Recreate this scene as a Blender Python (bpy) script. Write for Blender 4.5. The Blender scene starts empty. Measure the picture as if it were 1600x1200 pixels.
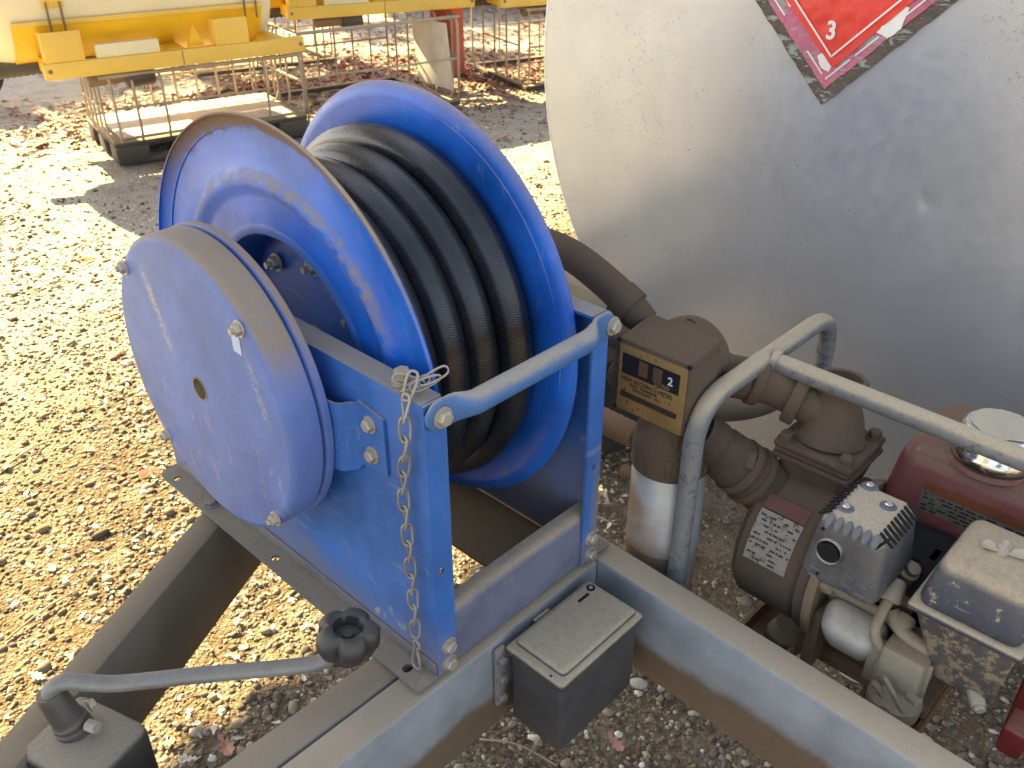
import bpy, bmesh, math, random
import numpy as np
from mathutils import Vector, Matrix, noise
random.seed(7); rng = np.random.default_rng(11)
R = math.radians
scene = bpy.context.scene
COL = scene.collection
G = -0.8          # ground level; z = 0 is the foot of the reel frame

# ------------------------------------------------------------------ camera
cam_d = bpy.data.cameras.new('camera'); cam = bpy.data.objects.new('camera', cam_d); COL.objects.link(cam)
cam.location = (-0.44333, -0.53391, 0.80135)
PIT, YAW = 0.5412, 0.7598
cam.rotation_euler = (math.pi/2 - PIT, 0, YAW - math.pi/2)
cam_d.sensor_width = 36; cam_d.lens = 1391.99/1600*36
cam_d.clip_start = 0.02; cam_d.clip_end = 1000
cam_d.dof.use_dof = True; cam_d.dof.focus_distance = 1.1; cam_d.dof.aperture_fstop = 16
scene.camera = cam

# ------------------------------------------------------------------ world, sun, exposure
SUN_AZ = R(91); SUN_EL = R(36)     # sun stands towards +Y
w = bpy.data.worlds.new('World'); scene.world = w; w.use_nodes = True
nt = w.node_tree; nt.nodes.clear()
sky = nt.nodes.new('ShaderNodeTexSky'); sky.sky_type = 'NISHITA'; sky.sun_disc = False
sky.sun_elevation = SUN_EL; sky.sun_rotation = math.pi/2 - SUN_AZ
sky.air_density = 1.0; sky.dust_density = 2.0; sky.ozone_density = 1.0
hs = nt.nodes.new('ShaderNodeHueSaturation'); hs.inputs['Saturation'].default_value = 0.55
bg = nt.nodes.new('ShaderNodeBackground'); bg.inputs['Strength'].default_value = 0.060
wo = nt.nodes.new('ShaderNodeOutputWorld')
nt.links.new(sky.outputs[0], hs.inputs['Color']); nt.links.new(hs.outputs[0], bg.inputs[0]); nt.links.new(bg.outputs[0], wo.inputs[0])
sd = bpy.data.lights.new('sun', 'SUN'); sun = bpy.data.objects.new('sun', sd); COL.objects.link(sun)
sd.energy = 5.0; sd.angle = R(0.5); sd.color = (1.0, 0.77, 0.38)
sv = Vector((math.cos(SUN_EL)*math.cos(SUN_AZ), math.cos(SUN_EL)*math.sin(SUN_AZ), math.sin(SUN_EL)))
sun.rotation_euler = sv.to_track_quat('Z', 'Y').to_euler()
scene.view_settings.view_transform = 'Standard'; scene.view_settings.look = 'None'
scene.view_settings.gamma = 1; scene.view_settings.use_curve_mapping = False
scene.view_settings.exposure = 2.92

# ------------------------------------------------------------------ materials
def N(nt, t, **k):
    n = nt.nodes.new(t)
    for a, b in k.items(): setattr(n, a, b)
    return n
def L(nt, a, b): nt.links.new(a, b)
def val(nt, x, sock):
    if isinstance(x, (int, float)): sock.default_value = x
    elif isinstance(x, tuple): sock.default_value = (*x, 1) if len(x) == 3 else x
    else: L(nt, x, sock)
def math_(nt, op, a, b=0.0, c=None, clamp=False):
    n = N(nt, 'ShaderNodeMath', operation=op, use_clamp=clamp)
    val(nt, a, n.inputs[0]); val(nt, b, n.inputs[1])
    if c is not None: val(nt, c, n.inputs[2])
    return n.outputs[0]
def mix(nt, f, a, b):
    n = N(nt, 'ShaderNodeMix', data_type='RGBA'); val(nt, f, n.inputs[0]); val(nt, a, n.inputs[6]); val(nt, b, n.inputs[7])
    return n.outputs[2]
def mixf(nt, f, a, b):
    n = N(nt, 'ShaderNodeMix', data_type='FLOAT'); val(nt, f, n.inputs[0]); val(nt, a, n.inputs[2]); val(nt, b, n.inputs[3])
    return n.outputs[0]
def ramp(nt, x, lo, hi):
    n = N(nt, 'ShaderNodeMapRange', interpolation_type='SMOOTHSTEP'); val(nt, x, n.inputs[0])
    n.inputs[1].default_value = lo; n.inputs[2].default_value = hi
    return n.outputs[0]
def noise_(nt, vec, scale, det=4, rough=.6, sc=None, rot=None, dist=0):
    if sc or rot:
        m = N(nt, 'ShaderNodeMapping'); L(nt, vec, m.inputs[0])
        if sc: m.inputs['Scale'].default_value = sc
        if rot: m.inputs['Rotation'].default_value = rot
        vec = m.outputs[0]
    n = N(nt, 'ShaderNodeTexNoise'); L(nt, vec, n.inputs['Vector']); n.inputs['Scale'].default_value = scale
    n.inputs['Detail'].default_value = det; n.inputs['Roughness'].default_value = rough; n.inputs['Distortion'].default_value = dist
    return n.outputs[0]
DUST = (.33, .28, .215)
def M(name, base, rough=.5, metal=0., dust=.0, up=.0, dcol=DUST, var=.25, scratch=0., scol=(.45, .45, .47), srot=(0, .4, .3), worn=0., wcol=(.1, .05, .025),
      bump=.15, bscale=300, extra=None, coat=0., scale=1., mudlow=None):
    m = bpy.data.materials.new(name); m.use_nodes = True; nt = m.node_tree
    b = nt.nodes['Principled BSDF']
    g = N(nt, 'ShaderNodeNewGeometry'); P = g.outputs['Position']
    n1 = noise_(nt, P, 9*scale, 6); n2 = noise_(nt, P, 55*scale, 6, .7); n3 = noise_(nt, P, 420*scale, 3, .7)
    c = mix(nt, ramp(nt, n1, .25, .75), tuple(x*(1-var) for x in base), tuple(min(1, x*(1+var)) for x in base))
    rr = math_(nt, 'ADD', rough, math_(nt, 'MULTIPLY', math_(nt, 'SUBTRACT', n2, .5), .3))
    met = metal
    if worn:
        f = ramp(nt, math_(nt, 'ADD', n2, math_(nt, 'MULTIPLY', n1, .5)), 1.05-.5*worn, 1.12-.5*worn)
        c = mix(nt, f, c, wcol); rr = mixf(nt, f, rr, .8); met = mixf(nt, f, metal, 0.)
    if scratch:
        s = None
        for k, (rt, sc_) in enumerate([(srot, (900, 14, 14)), ((.9, srot[1]+.9, 1.1), (1000, 22, 22)), ((.2, -.8, 2.1), (800, 30, 30))]):
            q = ramp(nt, noise_(nt, P, .7, 3, .6, sc=sc_, rot=rt), .66, .73)
            s = q if s is None else math_(nt, 'MAXIMUM', s, q)
        s = math_(nt, 'MULTIPLY', s, math_(nt, 'MULTIPLY', ramp(nt, noise_(nt, P, 14, 4, .6, dist=.4), .45, .72), scratch))
        s = math_(nt, 'MAXIMUM', s, math_(nt, 'MULTIPLY', ramp(nt, n3, .72, .78), scratch*.6))
        c = mix(nt, s, c, scol); rr = mixf(nt, s, rr, .65)
    if extra: c, rr, met = extra(nt, g, c, rr, met, n1, n2, n3)
    if dust or up:
        sp = N(nt, 'ShaderNodeSeparateXYZ'); L(nt, g.outputs['Normal'], sp.inputs[0])
        u = ramp(nt, sp.outputs[2], .15, .9)
        pat = ramp(nt, math_(nt, 'ADD', math_(nt, 'MULTIPLY', n1, .55), math_(nt, 'MULTIPLY', n2, .45)), .30, .62)
        f = math_(nt, 'MULTIPLY', math_(nt, 'ADD', dust, math_(nt, 'MULTIPLY', u, up)), math_(nt, 'ADD', .50, math_(nt, 'MULTIPLY', pat, .62)), clamp=True)
        f = math_(nt, 'MULTIPLY', f, math_(nt, 'ADD', .76, math_(nt, 'MULTIPLY', ramp(nt, noise_(nt, P, 200*scale, 6, .8), .30, .68), .30)), clamp=True)
        dc = mix(nt, n3, tuple(x*.78*k_ for x, k_ in zip(dcol, (1.05, .97, .82))), tuple(x*1.26*k_ for x, k_ in zip(dcol, (1.05, .97, .82))))
        c = mix(nt, f, c, dc); rr = mixf(nt, f, rr, .92); met = mixf(nt, f, met, 0.)
    val(nt, c, b.inputs['Base Color']); val(nt, rr, b.inputs['Roughness']); val(nt, met, b.inputs['Metallic'])
    b.inputs['Coat Weight'].default_value = coat
    if bump:
        bp = N(nt, 'ShaderNodeBump'); bp.inputs['Strength'].default_value = bump; bp.inputs['Distance'].default_value = .002
        L(nt, math_(nt, 'ADD', noise_(nt, P, bscale, 3, .6), math_(nt, 'MULTIPLY', n2, .6)), bp.inputs['Height'])
        L(nt, bp.outputs[0], b.inputs['Normal'])
    return m
def plain(name, col, rough=.6, metal=0): return M(name, col, rough, metal, bump=.05, var=.12)

YC, ZC = .298, .288
def radial(nt, g):
    sp = N(nt, 'ShaderNodeSeparateXYZ'); L(nt, g.outputs['Position'], sp.inputs[0])
    a = math_(nt, 'SUBTRACT', sp.outputs[1], YC); b = math_(nt, 'SUBTRACT', sp.outputs[2], ZC)
    return math_(nt, 'SQRT', math_(nt, 'ADD', math_(nt, 'MULTIPLY', a, a), math_(nt, 'MULTIPLY', b, b))), sp, a, b
BLUE = (.001, .115, .54)
def disc_wear(nt, g, c, rr, met, n1, n2, n3):
    r, sp, a, b = radial(nt, g); leftdisc = ramp(nt, sp.outputs[0], .13, .12)
    # rusty, muddy rim where the top of the disc has been rubbed
    f = ramp(nt, math_(nt, 'ADD', r, math_(nt, 'MULTIPLY', math_(nt, 'SUBTRACT', n2, .5), .030)), .257, .268)
    f = math_(nt, 'MULTIPLY', math_(nt, 'MULTIPLY', f, leftdisc), ramp(nt, math_(nt, 'ADD', b, math_(nt, 'MULTIPLY', math_(nt, 'SUBTRACT', n1, .5), .2)), .12, .24))
    c = mix(nt, f, c, mix(nt, n3, (.085, .05, .028), (.26, .18, .115))); rr = mixf(nt, f, rr, .9)
    f = ramp(nt, noise_(nt, g.outputs['Position'], 2, 4, .7, sc=(10, 30, 8), dist=.5), .60, .72)
    c = mix(nt, math_(nt, 'MULTIPLY', f, .45), c, (.11, .22, .42))
    # dried mud along the top of the pressed bead
    f = math_(nt, 'MULTIPLY', math_(nt, 'MULTIPLY', ramp(nt, math_(nt, 'ABSOLUTE', math_(nt, 'SUBTRACT', r, .210)), .010, .003), leftdisc), math_(nt, 'MULTIPLY', ramp(nt, b, .05, .14), ramp(nt, n2, .38, .62)))
    c = mix(nt, math_(nt, 'MULTIPLY', f, .75), c, (.27, .24, .19)); rr = mixf(nt, f, rr, .85)
    # circular rub marks
    wv = noise_(nt, g.outputs['Position'], 1, 1)
    comb = N(nt, 'ShaderNodeCombineXYZ'); L(nt, math_(nt, 'MULTIPLY', r, 900), comb.inputs[0]); L(nt, math_(nt, 'MULTIPLY', math_(nt, 'ARCTAN2', a, b), 3.0), comb.inputs[1])
    q = noise_(nt, comb.outputs[0], 1, 2); q = math_(nt, 'MULTIPLY', ramp(nt, q, .62, .70), ramp(nt, r, .20, .26))
    q = math_(nt, 'MULTIPLY', q, ramp(nt, n1, .4, .6))
    c = mix(nt, math_(nt, 'MULTIPLY', q, .5), c, (.22, .34, .50))
    return c, rr, met
def cover_wear(nt, g, c, rr, met, n1, n2, n3):
    r, sp, a, b = radial(nt, g)
    # long scuff down the left of the face and a film of dried dust
    t = math_(nt, 'ADD', a, math_(nt, 'MULTIPLY', b, -.33))
    f = math_(nt, 'MULTIPLY', ramp(nt, math_(nt, 'ABSOLUTE', math_(nt, 'SUBTRACT', t, .042)), .012, .002), ramp(nt, n3, .42, .6))
    f = math_(nt, 'MULTIPLY', f, math_(nt, 'MULTIPLY', ramp(nt, b, .01, .05), ramp(nt, b, .135, .10)))
    c = mix(nt, math_(nt, 'MULTIPLY', f, .9), c, (.42, .40, .36))
    f = math_(nt, 'MULTIPLY', ramp(nt, noise_(nt, g.outputs['Position'], 3, 4, .7, sc=(1, 40, 9), rot=(.5, 0, 0), dist=1.), .56, .68), ramp(nt, b, .04, -.06))
    c = mix(nt, math_(nt, 'MULTIPLY', f, .4), c, (.44, .34, .46))
    f = math_(nt, 'MULTIPLY', ramp(nt, math_(nt, 'ABSOLUTE', math_(nt, 'ADD', math_(nt, 'ADD', a, math_(nt, 'MULTIPLY', b, -.30)), .142)), .010, .002), ramp(nt, n3, .46, .6))
    f = math_(nt, 'MULTIPLY', f, math_(nt, 'MULTIPLY', ramp(nt, b, .0, .03), ramp(nt, b, .10, .07)))
    c = mix(nt, math_(nt, 'MULTIPLY', f, .7), c, (.42, .40, .36))
    return c, rr, met
m_disc = M('blue_disc_paint', BLUE, .34, 0, dust=.045, up=.9, scratch=.55, scol=(.24, .36, .52), extra=disc_wear, var=.28, coat=.0, bump=.05)
m_cover = M('chalky_blue_cover_paint', (.07, .155, .44), .5, 0, dust=.13, up=1.3, scratch=.25, scol=(.35, .38, .5), extra=cover_wear, dcol=(.27, .225, .165), bump=.06)
def plate_film(nt, g, c, rr, met, n1, n2, n3):
    sp = N(nt, 'ShaderNodeSeparateXYZ'); L(nt, g.outputs['Position'], sp.inputs[0])
    h = math_(nt, 'ADD', sp.outputs[2], math_(nt, 'MULTIPLY', math_(nt, 'SUBTRACT', n1, .5), .16))
    f = math_(nt, 'MULTIPLY', ramp(nt, h, .10, .0), .55)
    x = math_(nt, 'MULTIPLY', ramp(nt, sp.outputs[0], .255, .272), ramp(nt, h, .20, .06))
    f = math_(nt, 'MAXIMUM', f, math_(nt, 'MULTIPLY', x, .75))
    c = mix(nt, f, c, mix(nt, n2, (.16, .13, .10), (.26, .22, .17))); rr = mixf(nt, f, rr, .85)
    s_ = ramp(nt, noise_(nt, g.outputs['Position'], 5, 4, .6, sc=(1, 3, 14), dist=.4), .60, .70)
    c = mix(nt, math_(nt, 'MULTIPLY', s_, .35), c, (.22, .30, .40))
    return c, rr, met
m_blue = M('blue_frame_paint', (.002, .12, .46), .40, 0, dust=.15, up=1.0, dcol=(.25, .235, .20), scratch=1., scol=(.34, .42, .50), bump=.06, extra=plate_film)
m_rail = M('dusty_blue_rail_paint', (.03, .08, .22), .45, .1, dust=.36, up=.8, scratch=.5, bump=.08)
m_rod = M('worn_blue_rod_paint', (.01, .13, .38), .5, 0, dust=.18, up=1.05, dcol=(.30, .29, .26), scratch=.7, bump=.12)
m_gal = M('dusty_galvanised_beam', (.22, .23, .24), .45, .4, dust=.30, up=1.2, dcol=(.27, .23, .175), bump=.12, bscale=500)
m_galbrown = M('brown_filmed_beam', (.20, .17, .13), .6, .2, dust=.5, up=.8, dcol=(.22, .185, .14), bump=.15, bscale=500)
def low_mud(nt, g, c, rr, met, n1, n2, n3):
    sp = N(nt, 'ShaderNodeSeparateXYZ'); L(nt, g.outputs['Position'], sp.inputs[0])
    h = math_(nt, 'ADD', sp.outputs[2], math_(nt, 'MULTIPLY', math_(nt, 'SUBTRACT', n1, .5), .05))
    f = ramp(nt, h, -.075, -.10)
    c = mix(nt, f, c, mix(nt, n3, (.085, .06, .035), (.14, .10, .062))); rr = mixf(nt, f, rr, .95); met = mixf(nt, f, met, 0.)
    return c, rr, met
m_gal2 = M('muddy_sided_beam', (.30, .34, .38), .40, .35, dust=.10, up=1.3, dcol=(.35, .305, .235), bump=.12, bscale=500, extra=low_mud)
m_brown = M('brown_dust_on_steel', (.14, .11, .08), .8, .1, dust=.5, up=.6, dcol=(.30, .22, .14), bump=.3)
m_flange = M('dusty_base_flange', (.06, .08, .14), .7, .1, dust=.5, up=.9, dcol=(.24, .22, .185), bump=.25, bscale=600)
m_bolt = M('zinc_bolt', (.50, .48, .42), .42, .75, dust=.25, up=.5, bump=.1)
m_bore = plain('brown_bore', (.22, .17, .10), .5, .3)
m_chain = M('zinc_chain', (.34, .33, .30), .42, .7, dust=.28, up=.3, bump=.05)
m_black = M('dusty_black_plastic', (.018, .019, .022), .42, 0, dust=.16, up=1.2, dcol=(.26, .235, .195), scratch=.5, scol=(.2, .2, .2), bump=.1)
m_boxside = M('scuffed_dark_grey_plastic', (.018, .024, .038), .42, 0, dust=.12, up=1.6, dcol=(.36, .325, .26), scratch=.6, scol=(.25, .27, .3), bump=.12)
m_hole = plain('black_hole', (.004, .004, .004), .9)
m_knob = M('black_rubber_knob', (.026, .026, .028), .42, 0, dust=.14, up=.45, dcol=(.13, .12, .11), bump=.15)
m_arm = M('worn_steel_arm', (.30, .31, .31), .42, .6, dust=.25, up=.6, dcol=(.18, .165, .14), bump=.1)
m_dirtcast = M('dirt_caked_casting', (.075, .055, .042), .75, 0, dust=.55, up=.5, dcol=(.105, .075, .05), bump=.55, bscale=220)
m_dirtrub = M('dirt_coated_rubber', (.04, .032, .026), .8, 0, dust=.55, up=.5, dcol=(.085, .063, .045), bump=.3, bscale=260)
m_cage = M('peeling_grey_tube_paint', (.13, .155, .18), .55, .1, dust=.22, up=1.5, dcol=(.40, .36, .28), worn=.53, wcol=(.045, .06, .095), bump=.25, scale=1.4)
m_muff = M('dusty_blue_black_guard', (.03, .045, .075), .42, .2, dust=.26, up=1.5, dcol=(.40, .365, .30), scratch=.4, bump=.15)
m_air = M('dusty_black_air_cleaner', (.022, .034, .062), .45, 0, dust=.08, up=1.25, dcol=(.38, .33, .25), worn=.40, wcol=(.36, .31, .21), scratch=.9, scol=(.5, .48, .4), bump=.2)
m_alu = M('dusty_aluminium', (.62, .60, .54), .38, .7, dust=.42, up=.25, dcol=(.28, .235, .17), bump=.12)
m_cast = M('tan_dust_aluminium_casting', (.36, .32, .25), .6, .3, dust=.6, up=.4, dcol=(.24, .195, .13), bump=.35, bscale=220)
m_red = M('dusty_red_fuel_tank', (.22, .004, .03), .38, 0, dust=.62, up=.6, dcol=(.14, .10, .07), bump=.04, coat=.2)
m_redp = M('red_plastic', (.33, .01, .015), .4, 0, dust=.12, up=.4)
m_chrome = M('chrome', (.66, .66, .64), .16, 1., dust=.02, up=.25, dcol=(.42, .36, .27), bump=.03, var=.05)
m_cream = M('dried_cream_mud', (.46, .41, .31), .85, 0, bump=.4, var=.15)
def can_rust(nt, g, c, rr, met, n1, n2, n3):
    sp = N(nt, 'ShaderNodeSeparateXYZ'); L(nt, g.outputs['Position'], sp.inputs[0])
    h = math_(nt, 'ADD', math_(nt, 'MULTIPLY', sp.outputs[2], -2.2), math_(nt, 'ADD', math_(nt, 'MULTIPLY', sp.outputs[1], 3.0), math_(nt, 'MULTIPLY', math_(nt, 'SUBTRACT', n1, .5), .9)))
    f = math_(nt, 'MULTIPLY', ramp(nt, h, -.28, .04), .9)
    return mix(nt, f, c, mix(nt, n3, (.20, .11, .045), (.34, .21, .11))), mixf(nt, f, rr, .75), mixf(nt, f, met, 0.)
m_filter = M('silver_filter_canister', (.54, .60, .64), .32, .5, dust=.10, up=.4, bump=.10, extra=can_rust)
m_gauge = M('ochre_gauge_plate', (.30, .185, .06), .55, .2, dust=.22, up=0, dcol=(.16, .12, .07), worn=.42, wcol=(.055, .035, .018), bump=.1, scale=3)
m_wheel = M('dull_orange_digit_wheel', (.13, .06, .025), .6, 0, dust=.3, dcol=(.06, .05, .035), bump=.05)
m_glassdark = plain('dark_window', (.02, .02, .02), .15)
m_ink = plain('black_ink', (.03, .022, .015), .6)
m_white = plain('white_print', (.75, .75, .72), .6)
m_placred = M('red_placard_vinyl', (.74, .05, .03), .35, 0, bump=.8, bscale=30, var=.1, dust=.03)
def torn(nt, g, c, rr, met, n1, n2, n3):
    P = g.outputs['Position']
    s1 = noise_(nt, P, 22, 6, .72, sc=(1, 1, 3.2), rot=(R(45), 0, 0), dist=.6); s2 = noise_(nt, P, 26, 6, .72, sc=(1, 1, 3.2), rot=(R(-45), 0, 0), dist=.6)
    f = math_(nt, 'MAXIMUM', ramp(nt, s1, .56, .60), ramp(nt, s2, .575, .61))
    v = N(nt, 'ShaderNodeTexVoronoi', feature='DISTANCE_TO_EDGE'); L(nt, P, v.inputs['Vector']); v.inputs['Scale'].default_value = 110
    k = math_(nt, 'MULTIPLY', ramp(nt, v.outputs['Distance'], .07, .03), .45)
    c = mix(nt, k, c, (.16, .13, .12)); c = mix(nt, f, c, mix(nt, n3, (.20, .22, .20), (.40, .42, .40)))
    return c, rr, met
m_placpink = M('faded_pink_placard', (.50, .13, .22), .6, 0, extra=torn, bump=.5, bscale=160, var=.2, scale=1.6)
m_placdark = M('flaking_dark_placard_border', (.085, .07, .05), .8, 0, extra=torn, bump=.5, bscale=160, scale=1.6)
m_label = M('worn_warning_label', (.32, .30, .25), .6, 0, worn=.50, wcol=(.12, .085, .06), dust=.35, bump=.1, dcol=(.13, .10, .08), scale=2)
m_orange = M('worn_orange_label_band', (.42, .12, .04), .6, 0, worn=.40, wcol=(.16, .10, .07), dust=.3, bump=.1, dcol=(.13, .10, .08), scale=2)
m_maroon = M('faded_maroon_label_band', (.13, .03, .022), .7, 0, worn=.45, wcol=(.09, .06, .04), dust=.45, bump=.1, dcol=(.12, .09, .07), scale=2)
m_sticker = plain('pale_sticker', (.42, .50, .68), .6)

def tank_dirt(nt, g, c, rr, met, n1, n2, n3):
    P = g.outputs['Position']
    # small dark spots, a dirty patch and a warm dusty bloom low down
    v = N(nt, 'ShaderNodeTexVoronoi'); L(nt, P, v.inputs['Vector']); v.inputs['Scale'].default_value = 34
    spots = math_(nt, 'MULTIPLY', ramp(nt, v.outputs['Distance'], .075, .045), ramp(nt, n1, .44, .56))
    fine = math_(nt, 'MULTIPLY', ramp(nt, noise_(nt, P, 230, 3, .75), .60, .68), ramp(nt, noise_(nt, P, 6, 3), .48, .62))
    d = math_(nt, 'MAXIMUM', spots, math_(nt, 'MULTIPLY', fine, .8))
    film = noise_(nt, P, 2.5, 5, .65, sc=(1, 1, .8))
    c = mix(nt, math_(nt, 'MULTIPLY', ramp(nt, film, .45, .7), .30), c, (.46, .44, .41))
    c = mix(nt, math_(nt, 'MULTIPLY', d, .8), c, (.12, .10, .075)); met = mixf(nt, d, met, 0.); rr = mixf(nt, d, rr, .8)
    return c, rr, met
m_tank = M('silver_painted_tank', (.45, .48, .52), .36, .55, extra=tank_dirt, bump=.10, bscale=60, var=.06)
m_tankside = M('silver_painted_shell', (.50, .52, .54), .45, .35, bump=.05, var=.08)

m_yel = M('yellow_enamel', (.80, .49, .008), .4, 0, dust=.08, up=.1, var=.12, bump=.03, scale=.3, worn=.03)
m_yeldust = M('sandy_yellow_enamel', (.74, .50, .08), .5, 0, dust=.08, var=.1, bump=.03, scale=.3)
m_poly = M('cream_polythene', (.72, .66, .44), .45, 0, var=.05, bump=.02, scale=.3)
m_wire = M('galvanised_wire', (.34, .30, .23), .5, .4, dust=.2, bump=.02, scale=.5)
m_pallet = M('black_pallet_plastic', (.022, .02, .018), .6, 0, dust=.12, up=.9, dcol=(.25, .22, .17), bump=.05, scale=.5)
m_sheet = M('pale_cage_floor', (.45, .42, .35), .6, 0, dust=.1, up=.2, bump=.05, scale=.5)
m_hoseblk = M('black_corrugated_hose', (.02, .02, .02), .5, 0, dust=.15, up=.3, bump=.02)
m_redpost = M('red_oxide_steel', (.30, .035, .02), .6, 0, dust=.12, worn=.12, bump=.05, scale=.4)
m_rust = M('rusty_brown_pipe', (.14, .075, .04), .7, 0, dust=.3, bump=.1)
m_panel = M('grey_white_panel', (.55, .55, .50), .6, 0, dust=.25, bump=.05, scale=.5)
m_carb = plain('black_car_paint', (.012, .012, .014), .25); m_tyre = plain('tyre_rubber', (.02, .02, .02), .8)
m_orangehose = M('dusty_orange_suction_hose', (.26, .14, .065), .6, 0, dust=.35, dcol=(.2, .16, .12), bump=.1)

# hose rubber: wrapped cloth impression, needs the tube's UV
def hose_mat(name, dustf):
    m = bpy.data.materials.new(name); m.use_nodes = True; nt = m.node_tree; b = nt.nodes['Principled BSDF']
    g = N(nt, 'ShaderNodeNewGeometry'); P = g.outputs['Position']
    uv = N(nt, 'ShaderNodeUVMap'); sp = N(nt, 'ShaderNodeSeparateXYZ'); L(nt, uv.outputs[0], sp.inputs[0])
    tri = math_(nt, 'PINGPONG', math_(nt, 'MULTIPLY', sp.outputs[1], 24), 1)
    h = math_(nt, 'SINE', math_(nt, 'ADD', math_(nt, 'MULTIPLY', sp.outputs[0], 2300), math_(nt, 'MULTIPLY', tri, 4.5)))
    n1 = noise_(nt, P, 14, 5, .65); n3 = noise_(nt, P, 500, 3, .7)
    f = math_(nt, 'ADD', math_(nt, 'MULTIPLY', ramp(nt, n1, .42, .7), dustf), math_(nt, 'MULTIPLY', ramp(nt, h, -.2, 1), .05))
    c = mix(nt, math_(nt, 'MULTIPLY', f, math_(nt, 'ADD', .5, n3)), (.007, .009, .013), (.13, .125, .115))
    val(nt, c, b.inputs['Base Color']); val(nt, mixf(nt, f, .27, .75), b.inputs['Roughness'])
    bp = N(nt, 'ShaderNodeBump'); bp.inputs['Strength'].default_value = .22; bp.inputs['Distance'].default_value = .0005
    L(nt, math_(nt, 'ADD', math_(nt, 'MULTIPLY', h, .7), math_(nt, 'MULTIPLY', n3, .8)), bp.inputs['Height']); L(nt, bp.outputs[0], b.inputs['Normal'])
    return m
m_hose = hose_mat('black_rubber_hose', .09)

# ground
def ground_mat():
    m = bpy.data.materials.new('gravelly_dirt'); m.use_nodes = True; nt = m.node_tree; b = nt.nodes['Principled BSDF']
    g = N(nt, 'ShaderNodeNewGeometry'); P = g.outputs['Position']
    a = noise_(nt, P, .9, 6, .6); c1 = noise_(nt, P, 7, 6, .7); c2 = noise_(nt, P, 60, 5, .75); c3 = noise_(nt, P, 260, 3, .7)
    v = N(nt, 'ShaderNodeTexVoronoi'); L(nt, P, v.inputs['Vector']); v.inputs['Scale'].default_value = 75; v.inputs['Randomness'].default_value = 1
    v2 = N(nt, 'ShaderNodeTexVoronoi'); L(nt, P, v2.inputs['Vector']); v2.inputs['Scale'].default_value = 150
    c = mix(nt, ramp(nt, a, .3, .7), (.115, .08, .042), (.22, .165, .095))
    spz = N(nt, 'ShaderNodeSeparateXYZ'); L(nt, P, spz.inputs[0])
    c = mix(nt, math_(nt, 'MULTIPLY', ramp(nt, math_(nt, 'ADD', spz.outputs[1], math_(nt, 'MULTIPLY', a, 1.5)), 2.4, 3.9), .8), c, (.52, .49, .42))  # paler gravel farther off, whitened in the colour to look overexposed by sun
    c = mix(nt, math_(nt, 'MULTIPLY', ramp(nt, c1, .42, .68), .6), c, (.31, .26, .185))
    hs = N(nt, 'ShaderNodeSeparateColor'); L(nt, v.outputs['Color'], hs.inputs[0])
    peb = mix(nt, hs.outputs[0], (.10, .085, .07), (.40, .37, .31))
    c = mix(nt, math_(nt, 'MULTIPLY', ramp(nt, v.outputs['Distance'], .62, .35), math_(nt, 'MULTIPLY', ramp(nt, c2, .40, .60), .6)), c, peb)
    c = mix(nt, math_(nt, 'MULTIPLY', ramp(nt, c3, .50, .72), .5), c, (.08, .06, .04))
    val(nt, c, b.inputs['Base Color']); b.inputs['Roughness'].default_value = .95; b.inputs['Specular IOR Level'].default_value = .2
    h = math_(nt, 'SUBTRACT', math_(nt, 'MULTIPLY', c2, .8), math_(nt, 'MULTIPLY', v.outputs['Distance'], .9))
    h = math_(nt, 'ADD', h, math_(nt, 'MULTIPLY', v2.outputs['Distance'], -.45)); h = math_(nt, 'ADD', h, math_(nt, 'MULTIPLY', c3, .4))
    bp = N(nt, 'ShaderNodeBump'); bp.inputs['Strength'].default_value = 1; bp.inputs['Distance'].default_value = .011
    L(nt, h, bp.inputs['Height']); L(nt, bp.outputs[0], b.inputs['Normal'])
    return m
def attr_mat(name, rough=.85, bump=.3, bs=300, trans=0):
    m = bpy.data.materials.new(name); m.use_nodes = True; nt = m.node_tree; b = nt.nodes['Principled BSDF']
    a = N(nt, 'ShaderNodeAttribute', attribute_name='Col'); g = N(nt, 'ShaderNodeNewGeometry')
    n = noise_(nt, g.outputs['Position'], bs, 3, .7)
    c = N(nt, 'ShaderNodeVectorMath', operation='MULTIPLY'); L(nt, a.outputs[0], c.inputs[0])
    k = math_(nt, 'ADD', .6, math_(nt, 'MULTIPLY', n, .8)); cc = N(nt, 'ShaderNodeCombineXYZ')
    for i in range(3): L(nt, k, cc.inputs[i])
    L(nt, cc.outputs[0], c.inputs[1]); L(nt, c.outputs[0], b.inputs['Base Color']); b.inputs['Roughness'].default_value = rough
    bp = N(nt, 'ShaderNodeBump'); bp.inputs['Strength'].default_value = bump; bp.inputs['Distance'].default_value = .002
    L(nt, n, bp.inputs['Height']); L(nt, bp.outputs[0], b.inputs['Normal'])
    return m
m_ground = ground_mat(); m_peb = attr_mat('pebble_stone'); m_leaf = attr_mat('dry_leaf', .7, .2)
m_bark = M('grey_bark', (.10, .08, .06), .9, bump=1, bscale=20); m_green = attr_mat('tree_leaf', .6, .1)

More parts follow.
